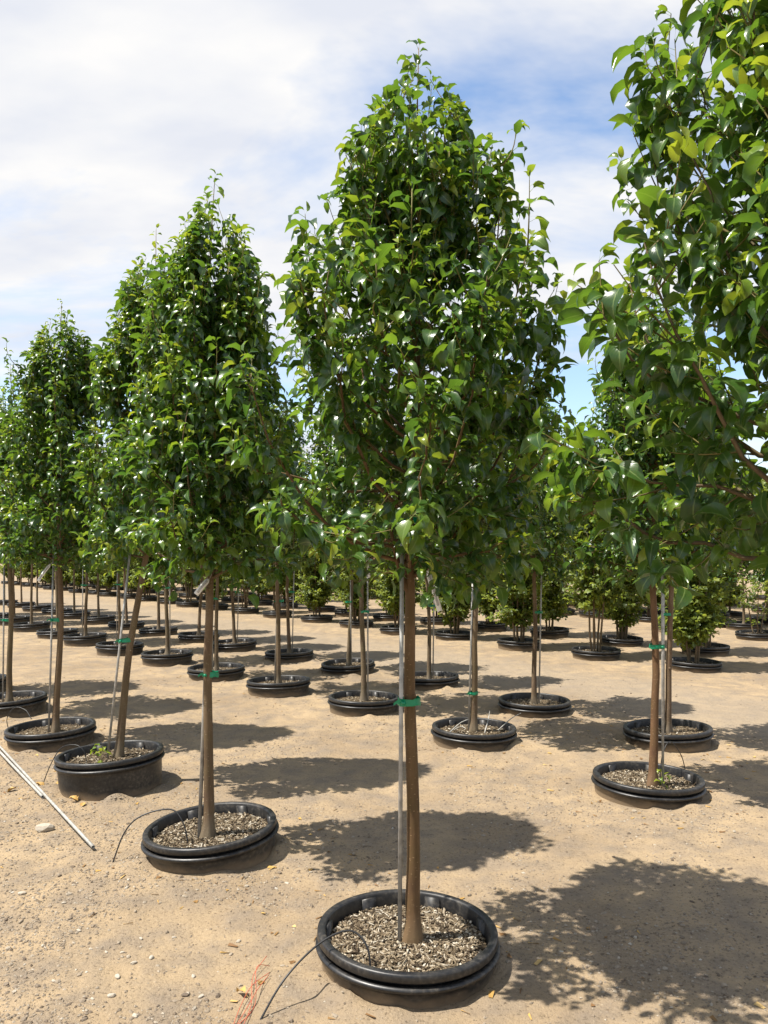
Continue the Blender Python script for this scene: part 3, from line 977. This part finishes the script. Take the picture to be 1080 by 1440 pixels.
def tie(c, trunk_r, off, label, group=None, seed=0, h=.022):
    """tape wound round stem and stake with a knot and a loose end; c = stem centre, off = vector to the stake"""
    r = np.random.default_rng(seed)
    off = np.array(off, float); L_ = np.linalg.norm(off); d = off / L_; e = np.array([-d[1], d[0]])
    n = 28; ring = []
    for k in range(n):
        a = 2 * math.pi * k / n
        v = math.cos(a) * d + math.sin(a) * e
        ring.append(v * (trunk_r + .0035) + (off[:2] * 1.0 if math.cos(a) > .25 else 0) * (1.0) * 1.0 - (v * (trunk_r - .008) if math.cos(a) > .25 else 0))
    ring = np.array(ring)
    mb = MB(); V = []
    zed = [(-h / 2, 0), (-h * .15, .002), (h * .2, -.001), (h / 2, .001)]
    for z, q in zed:
        for k in range(n):
            w = ring[k] * (1 + q / .03)
            V.append((w[0], w[1], z + .003 * math.sin(k * .9 + seed) + r.normal(0, .0012)))
    F = []
    for i in range(3):
        for k in range(n):
            A, B = i * n + k, i * n + (k + 1) % n
            F += [(A, B, B + n), (A, B + n, A + n)]
    mb.add(np.array(V), np.array(F))
    s = off[:2] + d[:2] * .010
    front = np.array([0, -1.0])
    k0 = np.array([s[0] * .7, s[1] * .7]) + front * (trunk_r * .7 + .006)
    v, f = tube([(k0[0] - .008, k0[1], .004), (k0[0], k0[1] - .005, 0), (k0[0] + .008, k0[1], -.004)], [.004, .008, .004], 7); mb.add(v, f)
    tail = [(k0[0], k0[1], 0), (k0[0] - .018, k0[1] - .006, .006), (k0[0] - .034, k0[1] - .004, -.006)]
    V = []
    for q, p in enumerate(tail):
        V += [(p[0], p[1], p[2] - .007 + .002 * q), (p[0], p[1] - .002, p[2] + .007)]
    mb.add(np.array(V), np.array([(0, 2, 3), (0, 3, 1), (2, 4, 5), (2, 5, 3)]))
    o = obj('tape_tie', mb.mesh('tape_tie', M['tape']), None, tuple(c))
    return tag(o, label, 'tie', group)


def plant_tag(p0, p1, w, label, group=None, curve=.012):
    """a printed plastic strip hanging from p0 to p1, with its loop"""
    p0 = np.array(p0, float); p1 = np.array(p1, float)
    d = p1 - p0; n = 9
    side = np.cross(d, (0, 1, 0)); side /= np.linalg.norm(side)
    V = []; UV = []
    for i in range(n):
        t = i / (n - 1)
        c = d * t + np.array([0, -1, 0]) * curve * math.sin(math.pi * t)
        ww = w * (.35 if i == 0 else 1)
        for s in (-1, 1):
            for th in (0, .0008):
                V.append(c + side * s * ww / 2 + np.array([0, th, 0])); UV.append((.5 + .5 * s, t))
    F = []
    for i in range(n - 1):
        a = i * 4; b_ = a + 4
        F += [(a, b_, b_ + 2), (a, b_ + 2, a + 2), (a + 1, a + 3, b_ + 3), (a + 1, b_ + 3, b_ + 1), (a, a + 1, b_ + 1), (a, b_ + 1, b_), (a + 2, b_ + 2, b_ + 3), (a + 2, b_ + 3, a + 3)]
    me = mesh_np('plant_tag', np.array(V), np.array(F), M['label'], np.array(UV))
    o = obj('plant_tag', me, None, tuple(p0))
    tag(o, label, 'tag', group)
    a = spline([(0, 0, -.004), (.012, .01, .02), (.0, .03, .035), (-.012, .012, .018), (0, 0, -.004)], 16)
    v, f = tube(a, .0013, 5); mb = MB(); mb.add(v, f)
    obj('loop', mb.mesh('loop', M['pipe']), o)
    return o


def drip(pts, label, r=.0035, group=None, mt='tubing'):
    P = spline(pts, 36)
    v, f = tube(P - P[0], r, 8); mb = MB(); mb.add(v, f)
    o = obj('drip_tube', mb.mesh('drip_tube', M[mt]), None, tuple(P[0]))
    return tag(o, label, 'tube', group)


# ------------------------------------------------------------------ pear trees set out singly
G1 = 'pear trees in the front row'
G2 = 'pear trees in the double row before the aisle'
#            key      tree label, pot label, kw
COLUMN = (.80, 1.08, 1.2, 1.2, 1.08, .88, .72, .50, .28, .08, .0)     # the slimmer, steeper trees
info = {
    'edge': ('pear tree with the largest leaves, its branches reaching in over the reddish-trunked pear', 'black pot of the large-leaved pear next to the forked pear', dict(seed=101, H=3.4, RAD=.57, z0=1.40, leaf=.078, spacing=.0215, prof=(.62, .88, 1.0, 1.05, 1.0, .80, .58, .40, .22, .06, .0), hi=True, rotz=0.4)),
    'front': ('pear tree with forked brown trunk and tall pointed crown in the widest black pot', 'black nested pot with chip mulch and a black tube over its rim, under forked pear', dict(seed=102, H=3.30, z0=1.34, RAD=.545, leaf=.077, hi=True, fork=True, rotz=0)),
    'second': ('pear tree with a pale stake close along its trunk, in a tilted low pot', 'tilted black nested pot with sunlit grey rim and a thin tube over its edge', dict(seed=103, H=3.28, RAD=.335, prof=COLUMN, leaf=.077, lean=(.028, 0), rotz=0)),
    'lean': ('pear tree whose trunk leans to one side, in the tall raised pot', 'tall raised black pot with a gap between its two nested rims', dict(seed=104, H=3.42, RAD=.335, prof=COLUMN, leaf=.077, lean=(.085, 0), rotz=0)),
    'fourth': ('pear tree with a white tag hanging, next after the leaning pear in its row', 'black nested pot next after the tall raised pot', dict(seed=105, H=3.36, RAD=.37, prof=COLUMN, leaf=.077, lean=(.02, 0), rotz=0)),
    'fifth': ('pear tree second after the leaning pear in its row', 'black nested pot second after the tall raised pot', dict(seed=106, H=3.1, spacing=.019, RAD=.5, leaf=.077, rotz=0)),
    'sixth': ('pear tree third after the leaning pear in its row', 'black pot third after the tall raised pot', dict(seed=107, H=3.0, spacing=.019, RAD=.5, leaf=.077, rotz=0)),
    'split': ('pear tree with reddish trunk and stake crossing its foot, weed sprouting beside it', 'black nested pot with a green weed and a small tube hoop', dict(seed=108, H=3.15, RAD=.50, leaf=.077, lean=(.012, 0), rotz=0)),
    'low': ('pear tree with its green tape tied low near the pot', 'black pot with dry sticks lying on its mulch', dict(seed=109, H=3.2, spacing=.019, RAD=.48, leaf=.070, lean=(.02, 0), rotz=0)),
}
base_off = {'edge': (0, 0), 'front': (.020, -.01), 'second': (-.01, -.05), 'lean': (.03, .05), 'fourth': (.03, 0), 'fifth': (.0, 0), 'sixth': (0, 0), 'split': (.01, -.06), 'low': (.0, .02)}
foot = {}
for key, x, y, rim, tx, ty in near:
    tl, pl, kw = info[key]
    kw = dict(kw); seed = kw.pop('seed'); rotz = kw.pop('rotz')
    chips = {'front': 5500, 'second': 3000, 'split': 2400, 'lean': 1300, 'low': 1000}.get(key, 400)
    pot((x, y), rim, pl, 'nursery pots', seed, chips, (tx, ty))
    bx, by = base_off[key]
    loc = (x + bx, y + by, rim - .05)
    foot[key] = loc
    nl = 0 if key == 'sixth' else 300
    single_pear(loc, rotz, tl, seed, G1 if key not in ('split', 'low') else G2, nl, **kw)

# stakes, ties and tags of these trees (stem at foot + lean)
def stem(key, z):
    x, y, zf = foot[key]; l = info[key][2].get('lean', (0, 0))
    return np.array([x + l[0] * (z - zf), y + l[1] * (z - zf), z])


stakes = {  # foot offset, top offset (relative to stem), top z, tie z
    'front': ((-.048, -.01), (-.038, -.012), 1.66, .965),
    'second': ((-.045, -.012), (-.028, -.014), 1.50, .90),
    'lean': ((-.070, -.03), (-.030, -.028), 1.55, .93),
    'fourth': ((-.045, -.02), (-.032, -.02), 1.5, .965),
    'fifth': ((-.05, -.02), (-.04, -.01), 1.5, .86),
    'split': ((.055, -.03), (.030, -.028), 1.7, .925),
    'low': ((-.040, -.01), (-.030, -.012), 1.5, .385),
}
names = {'front': 'forked pear in the widest pot', 'second': 'pear in the tilted low pot', 'lean': 'leaning pear in the raised pot', 'fourth': 'pear next after the leaning one',
         'fifth': 'pear second after the leaning one', 'split': 'reddish pear trunk with the weed', 'low': 'pear trunk tied low near its pot'}
for i, (k, (a, c, zt, ztie)) in enumerate(stakes.items()):
    x, y, zf = foot[k]
    s0 = np.array([x + a[0], y + a[1], zf - .06]); tt = stem(k, zt); s1 = np.array([tt[0] + c[0], tt[1] + c[1], zt])
    stake(s0, s1, 'thin grey metal stake beside the ' + names[k], 'stakes', .0095 if k == 'second' else .0078)
    st = stem(k, ztie); sp_ = s0 + (s1 - s0) * (ztie - s0[2]) / (s1[2] - s0[2])
    tie(st, .0255, (sp_ - st)[:2], 'green tape tie round the ' + names[k], 'green tape ties', i, .026)
    if k == 'front':
        st = stem(k, 1.63); tie(st, .021, np.array([-.04, -.012]), 'upper green tape tie among the leaves of the forked pear', 'green tape ties', 33, .02)

plant_tag((.158, 2.90, 1.445), (.202, 2.89, 1.300), .019, 'white printed strip tag hanging by the forked pear trunk')
plant_tag((-.86, 3.92, 1.375), (-.92, 3.91, 1.30), .026, 'short white tag at the stake top of the pear in the tilted low pot')
plant_tag((-2.58, 6.18, 1.40), (-2.67, 6.17, 1.27), .024, 'white tag hanging from the pear next after the leaning one')
plant_tag((1.60, 4.90, 1.50), (1.565, 4.89, 1.33), .020, 'blank pale tag hanging beside the reddish pear trunk')

drip([(-.413, 2.58, -.02), (-.33, 2.66, .095), (-.22, 2.76, .165), (-.12, 2.80, .188), (-.06, 2.77, .15), (-.044, 2.74, .07)], 'black tube arching from the sand into the widest pot')
drip([(-1.32, 3.86, -.02), (-1.266, 3.9, .14), (-1.19, 3.93, .212), (-1.054, 3.95, .236), (-.985, 3.92, .18), (-.955, 3.9, .08)], 'thin black tube looping over the tilted low pot')
drip([(-2.2, 5.13, -.02), (-2.14, 5.12, .13), (-2.06, 5.1, .25), (-1.96, 5.08, .275), (-1.90, 5.06, .24), (-1.88, 5.06, .16)], 'thin black tube looping into the tall raised pot', .003)
drip([(1.735, 5.03, .06), (1.755, 5.05, .2), (1.80, 5.08, .285), (1.86, 5.14, .27), (1.95, 5.22, .15), (2.0, 5.28, -.02)], 'small black tube hoop behind the pear with the weed', .003)
drip([(-3.0, 6.45, -.02), (-3.02, 6.4, .15), (-2.95, 6.38, .25), (-2.85, 6.35, .24), (-2.78, 6.3, .18)], 'thin black tube looping into the pot next after the raised one', .003)

# ------------------------------------------------------------------ pear trees farther back
LIB = []
for k in range(5):
    wood, pos, rot, size, var, tone = grow_pear(200 + k, H=3.15 + .07 * k, RAD=.50, n_prim=50, spacing=.019, leaf=.075, sides=9)
    v, f, u, tn = place_leaves(TPL if k == 0 else TPL_LO, pos, rot, size, var, tone)
    LIB.append((wood.mesh('trunk', [M['bark'], M['twig']]), mesh_np('crown', v, f, M['leaf'], u, tn)))

ORD = ['first', 'second', 'third', 'fourth', 'fifth', 'sixth', 'seventh', 'eighth', 'ninth', 'tenth', 'eleventh', 'twelfth', 'thirteenth', 'fourteenth', 'fifteenth', 'sixteenth', 'seventeenth', 'eighteenth', 'nineteenth', 'twentieth', 'twenty-first', 'twenty-second', 'twenty-third', 'twenty-fourth']
lab2 = {0: 'pear tree in the double row, its tag hanging beside the trunk, behind the forked pear', 1: 'pear tree next after the tagged one in the double row'}
lab3 = {0: 'pear tree just behind the reddish pear, its stake on the far side from the aisle', 1: 'pear tree with stake along its trunk, beside the open aisle, next to the low-tied pear'}


def row_tree(i, x, y, rim, k, label, plabel, group, pgroup, detail, side):
    rotz = float(rng.random() * 6.28)
    (mi, mo), mm = POT_LIB[int(np.clip(round((rim - .12) / .012), 0, 3))]
    rim = .12 + .012 * int(np.clip(round((rim - .12) / .012), 0, 3))
    pot((x, y), rim, plabel, pgroup, 0, 0, (rng.uniform(-1.5, 1.5), rng.uniform(-3, 1.5)), (mi, mo, mm))
    lx, ly = rng.uniform(-.02, .035), rng.uniform(-.02, .02)
    t = empty('pear_tree', (x, y, rim - .05), label, 'tree', group, (-ly, lx, rotz))
    sc = rng.uniform(.88, 1.06)
    t.scale = (sc, sc, sc)
    wood, crown = LIB[k % len(LIB)]
    obj('trunk', wood, t); tag(obj('crown', crown, t), kind='stuff')
    if detail:
        sx_ = .040 * side
        stake((x + sx_, y - .02, rim - .09), (x + sx_ * .9 + 1.5 * lx, y - .02, 1.55), 'thin grey stake of the ' + detail, 'stakes')
        zt = rng.uniform(.86, 1.02)
        tie((x + lx * zt, y, zt), .024, (sx_, -.02), 'green tape on the ' + detail, 'green tape ties', i)


for i, (x, y, rim) in enumerate(row2):
    w = ORD[i]
    row_tree(i, x, y, rim, i, lab2.get(i, w + ' pear tree past the low-tied pear, in its line'), 'black pot of the ' + w + ' pear past the low-tied pear, in its line',
             G2, 'nursery pots of the double row', w + ' pear past the low-tied pear, in its line' if y < 13 else None, 1 if i % 3 == 0 else -1)
for i, (x, y, rim) in enumerate(row3):
    w = ORD[i]
    row_tree(i + 40, x, y, rim, i + 2, lab3.get(i, w + ' pear tree in the line beside the aisle, counted from the reddish pear'), 'black pot of the ' + w + ' pear beside the aisle, counted from the reddish pear',
             G2, 'nursery pots of the double row', w + ' pear beside the aisle, counted from the reddish pear' if y < 13 else None, -1 if i == 0 else 1)
plant_tag((-.16, 7.40, 1.43), (-.135, 7.39, 1.25), .022, 'white tag hanging beside a pear trunk in the double row')

# ------------------------------------------------------------------ shrubs across the aisle
def shrub_tpl():
    out = []
    r = random.Random(2)
    for i in range(6):
        out.append(leaf_template((0, .3, .68, 1), (0, .40, .30, 0), (-1, 0, 1), R(r.uniform(5, 30)), R(r.uniform(30, 90)), R(r.uniform(-10, 40)), R(r.uniform(-30, 30)), petiole=False, wave=.35))
    return out


STPL = shrub_tpl()


def grow_shrub(seed, H=1.95, RAD=.42, nst=5, nsh=130, leaf=.055, bare=.0):
    r = np.random.default_rng(seed)
    wood = MB(); pos = []; out = []; size = []; tone = []; pit = []
    stems = []
    for i in range(nst):
        a = i * 6.283 / nst + r.uniform(-.4, .4); rr = r.uniform(.3, .75) * RAD; h = H * r.uniform(.75, 1.0)
        t = np.linspace(0, 1, 9)[:, None]
        b0 = np.array([math.cos(a) * .05, math.sin(a) * .05, -.04]); c = np.array([math.cos(a) * .12, math.sin(a) * .12, h * .5]); e = np.array([math.cos(a) * rr, math.sin(a) * rr, h])
        P = b0 * (1 - t) ** 2 + 2 * c * t * (1 - t) + e * t * t + r.normal(0, .008, (9, 3))
        v, f = tube(P, np.linspace(.014, .003, 9), 6); wood.add(v, f, .5, 0); stems.append(P)
    for i in range(nsh):
        P = stems[r.integers(nst)]
        t = r.uniform(.08 + bare, 1) ** .9; q = t * 8; k = min(int(q), 7); p0 = P[k] + (P[k + 1] - P[k]) * (q - k)
        a = r.random() * 6.28; ln = r.uniform(.14, .42) * (1.1 - .4 * t)
        d = np.array([math.cos(a), math.sin(a), r.uniform(.1, .9)]); d /= np.linalg.norm(d)
        sp_ = np.array([p0 + d * ln * s for s in np.linspace(0, 1, 4)])
        v, f = tube(sp_, np.linspace(.003, .001, 4), 3, False); wood.add(v, f, .5, 1)
        young = r.random() < .62
        for s in np.arange(.03, ln + .01, .021):
            for sd in (0, 3.14):
                aa = a + 1.57 + sd + s * 40 + r.normal(0, .4)
                pos.append(p0 + d * s); out.append(np.array([math.cos(aa), math.sin(aa), 0]) + d * .6); size.append(leaf * r.uniform(.6, 1.2))
                tone.append(np.clip((.75 if young else .32) + r.normal(0, .16), 0, 1)); pit.append(r.normal(.1, .35))
    pos = np.array(pos); out = np.array(out); size = np.array(size); tone = np.array(tone); pit = np.array(pit)
    rot = frames(out, pit, r.normal(0, .4, len(pos)))
    v, f, u, tn = place_leaves(STPL, pos, rot, size, r.integers(0, 6, len(pos)), tone)
    return wood.mesh('stem', [M['bark'], M['twig']]), mesh_np('foliage', v, f, M['shrub_leaf'], u, tn)


SLIB = [grow_shrub(300, 2.6, .64, 6, 330, .07), grow_shrub(301, 2.5, .60, 7, 340, .07), grow_shrub(302, 2.0, .66, 7, 310, .07), grow_shrub(303, 2.75, .58, 5, 320, .07, .13)]
SPARSE = [grow_shrub(310, .95, .38, 3, 22, .06, .1), grow_shrub(311, 1.1, .34, 3, 26, .06, .2)]


def shrub(x, y, k, label, plabel, group, lib=SLIB, scale=None):
    (mi, mo), mm = POT_LIB[k % 2]
    rim = .12 + .012 * (k % 2)
    pot((x, y), rim, plabel, 'pots across the aisle', 0, 0, (rng.uniform(-1.5, 1.5), rng.uniform(-2, 2)), (mi, mo, mm))
    t = empty('shrub', (x, y, rim - .05), label, 'shrub', group, (0, 0, rng.random() * 6.28))
    s = rng.uniform(.95, 1.18) if scale is None else scale
    t.scale = (s, s, s)
    st, fo = lib[k % len(lib)]
    obj('stem', st, t); tag(obj('foliage', fo, t), kind='stuff')


first = {0: ('leafy shrub with a low side shoot reaching over its pot, first across the aisle', 'black pot of the shrub with the low side shoot'),
         1: ('tall shrub with bare stems low down and bright leaves, across the aisle', 'black pot under the bare-stemmed tall shrub'),
         2: ('shrub with pale leaves down to its pot, next past the bare-stemmed shrub', 'black pot of the shrub next after the bare-stemmed one'),
         3: ('low rounded shrub, second after the bare-stemmed shrub across the aisle', 'black pot of the low rounded shrub')}
kinds = [0, 3, 1, 2]
for i, (x, y) in enumerate(shrub1):
    l, pl = first.get(i, (ORD[i - 2] + ' leafy shrub past the bare-stemmed one along the aisle edge', 'black pot of the ' + ORD[i - 2] + ' shrub past the bare-stemmed one along the aisle'))
    shrub(x, y, kinds[i] if i < 4 else int(rng.integers(4)), l, pl, 'shrubs along the far side of the aisle')
for i, (x, y) in enumerate(shrub2):
    shrub(x, y, int(rng.integers(4)), ORD[i] + ' shrub behind the aisle-edge shrubs, counted from the low-side-shoot shrub', 'pot of the ' + ORD[i] + ' shrub behind the aisle-edge row, from the low-side-shoot end', 'shrubs in the row behind the aisle edge')
for i, (x, y) in enumerate(shrub3):
    shrub(x, y, int(rng.integers(4)), 'leafy shrub of the line behind both shrub rows', 'black pot of the line behind both shrub rows', 'shrubs of the third line')
for i, (x, y) in enumerate(sparse):
    shrub(x, y, i, 'small sparse shrub with few leaves in a wide black pot', 'wide black pot holding a small sparse shrub', 'sparse young shrubs', SPARSE)

# far rows of young trees
FLIB = []
for k in range(3):
    wood, pos, rot, size, var, tone = grow_pear(400 + k, H=3.0 + .1 * k, z0=.85, RAD=.48, n_prim=30, spacing=.033, leaf=.09, sides=6)
    v, f, u, tn = place_leaves(TPL_LO, pos, rot, size, var, tone)
    FLIB.append((wood.mesh('trunk', [M['bark'], M['twig']]), mesh_np('crown', v, f, M['leaf'], u, tn)))
for i, (k, x, y) in enumerate(far_rows):
    (mi, mo), mm = POT_LIB[i % 3]
    pot((x, y), .12, 'black pot in the distant rows of young trees', 'pots in the distant rows', 0, 0, (0, rng.uniform(-2, 2)), (mi, mo, mm))
    t = empty('young_tree', (x, y, .07), 'young tree in the distant rows beyond the shrubs', 'tree', 'young trees in the distant rows', (0, 0, rng.random() * 6.28))
    w, c = FLIB[i % 3]
    obj('trunk', w, t); tag(obj('crown', c, t), kind='stuff')

# ------------------------------------------------------------------ small things on the ground
def pipe(p0, p1, label):
    p0 = np.array(p0, float); p1 = np.array(p1, float)
    n = 14; P = np.array([p0 + (p1 - p0) * t for t in np.linspace(0, 1, n)])
    lift = np.max(ground_h(P[:, 0], P[:, 1])); P[:, 2] += lift * .8; p0 = P[0].copy()
    v, f = tube(P - p0, .0085, 12, False)
    v2, f2 = tube(P - p0, .0066, 12, False)
    mb = MB(); mb.add(v, f); mb.add(v2, f2[:, ::-1])
    for e in (0, (n - 1) * 12):
        ring = []
        for j in range(12):
            k = (j + 1) % 12
            ring += [(e + j, len(v) + e + j, len(v) + e + k), (e + j, len(v) + e + k, e + k)]
        mb.F.append(np.array(ring)); mb.M.append(np.zeros(len(ring), int))
    return tag(obj('pipe', mb.mesh('pipe', M['pipe']), None, tuple(p0)), label, 'pipe', 'pipes lying on the sand')


pipe((-1.455, 4.00, .016), (-3.45, 6.80, .016), 'long grey pipe on the sand whose cut end reaches past the other')
pipe((-2.05, 4.80, .016), (-3.50, 6.80, .016), 'grey pipe on the sand lying close beside the longer one')

o = obj('stone', rock_mesh('stone', .058, .032, .024, 4, .86), None, (-1.84, 4.32, .016), (0.1, 0.1, .35))
tag(o, 'pale angular fist-sized stone lying near the grey pipes', 'stone')
peb = [(-1.602, 3.539, 0.0205), (-1.149, 3.568, 0.0127), (-1.211, 3.173, 0.0127), (-0.924, 2.95, 0.0144), (-0.951, 2.852, 0.0152), (-0.93, 2.73, 0.0158), (-0.87, 2.991, 0.0146), (-0.815, 2.618, 0.014), (-0.626, 2.738, 0.0134), (-1.053, 3.028, 0.0094), (-0.991, 3.028, 0.0094), (-1.119, 2.905, 0.0065), (-1.164, 2.819, 0.0113), (-0.758, 2.679, 0.0083), (-0.988, 2.708, 0.0084), (-0.568, 3.115, 0.0125), (-0.683, 2.866, 0.0127), (-0.683, 2.743, 0.0134), (-0.568, 2.73, 0.0146), (-0.602, 2.708, 0.012), (-1.372, 3.426, 0.0122), (-0.951, 3.127, 0.0111), (-0.824, 3.138, 0.0098), (-1.311, 3.071, 0.0096), (-1.273, 2.752, 0.0098)]
for i, (xx, yy, r_) in enumerate(peb):
    dark = i in (17, 18, 19, 13)
    o = obj('pebble', rock_mesh('pebble', r_, r_ * .62, r_ * .5, 20 + i, .15 if dark else .88), None, (xx, yy, float(ground_h(xx, yy)) + r_ * .2), (0, 0, i * 1.3))
    tag(o, 'small brown clod of earth lying on the gravelly sand' if dark else 'small pale pebble lying on the gravelly sand', 'clod' if dark else 'pebble', 'brown clods' if dark else 'pale pebbles')

# frayed orange twine and a dry leaf by the widest pot
r = np.random.default_rng(5)
mb = MB()
for k in range(4):
    a = np.array([-.455 + r.normal(0, .02), 2.55 + r.normal(0, .01), .006]); e = np.array([-.405 + r.normal(0, .03), 2.86 + r.normal(0, .06), .02])
    mid1 = a * .65 + e * .35 + r.normal(0, .018, 3); mid2 = a * .3 + e * .7 + r.normal(0, .02, 3)
    mid1[2] = abs(mid1[2]) + .006; mid2[2] = abs(mid2[2]) + .012
    v, f = tube(spline([a, mid1, mid2, e], 16), .0012, 5); mb.add(v, f)
o = obj('twine', mb.mesh('twine', M['twine']), None, (0, 0, 0))
tag(o, 'frayed orange twine on the sand beside the widest pot', 'twine')


def dry_leaf(x, y, z, s, rot, tone, label, group=None):
    v, f, u = leaf_template((0, .1, .32, .6, .84, 1), (0, .2, .33, .27, .12, 0), (-1, -.5, 0, .5, 1), R(35), R(70), R(20), R(25), True, .3)
    me = mesh_np('dry_leaf', v * s, f, M['dry'], u, np.full(len(v), tone))
    return tag(obj('dry_leaf', me, None, (x, y, z), rot), label, 'leaf', group)


dry_leaf(-.46, 2.70, .012, .05, (0, .1, 2.4), .55, 'curled yellow-brown leaf on the sand beside the orange twine')
for i, (x, y, s) in enumerate([(-2.25, 5.10, .07), (-2.20, 5.04, .06), (-2.28, 5.02, .07), (-2.12, 5.14, .06), (-2.05, 5.16, .06)]):
    dry_leaf(x, y, .012, s, (.1 * i, .2, i * 1.9), .45 + .12 * (i % 3), 'curled golden dry leaf on the sand by the pipes', 'golden dry leaves by the pipes')
for i, x in enumerate([-1.90, -1.83, -1.76, -1.70]):
    dry_leaf(x, 4.775 - .008 * i, .02, .06, (.1, .3 * i, i * 2.2), .5 + .1 * (i % 2), 'dry golden leaf at the foot of the tall raised pot', 'dry leaves under the raised pot')


def weed(x, y, z, label, n=10, s=.045, seed=0):
    r = np.random.default_rng(seed)
    t = empty('weed', (x, y, z), label, 'weed')
    for k in range(n):
        a = r.random() * 6.28; h = r.uniform(.02, .11)
        q = int(r.integers(4, 6))
        o = bpy.data.objects.new('leaf', LEAF_MD[(int(r.integers(NV)), q)])
        COL.objects.link(o); o.parent = t
        o.location = (math.cos(a) * .012, math.sin(a) * .012, h); o.rotation_euler = (r.normal(0, .3), r.normal(-.3, .3), a); o.scale = (s,) * 3
    v, f = tube([(0, 0, -.02), (.004, 0, .05), (0, .004, .11)], [.002, .0018, .001], 5); mb = MB(); mb.add(v, f)
    obj('stem', mb.mesh('stem', M['twig']), t)
    return t


weed(-1.775, 5.02, .165, 'bright green weed sprouting in the tall raised pot', 12, .05, 1)
weed(1.69, 4.87, .06, 'bright green weed at the foot of the reddish pear trunk', 14, .045, 2)

# dry sticks on the mulch of the low-tied pear
for i, (p, q) in enumerate([((.50, 6.16, .10), (.66, 6.24, .19)), ((.78, 6.2, .09), (.86, 6.5, .20)), ((.9, 6.30, .09), (1.10, 6.42, .2)), ((.55, 6.3, .09), (.62, 6.05, .16))]):
    p = np.array(p); q = np.array(q)
    v, f = tube(spline([p * 0, (q - p) * .5 + (0.01, .01, .02), q - p], 8), [.005, .005, .005, .004, .004, .003, .003, .002], 6); mb = MB(); mb.add(v, f)
    tag(obj('stick', mb.mesh('stick', M['pipe']), None, tuple(p)), 'pale dry stick on the mulch of the low-tied pear', 'stick', 'dry sticks')
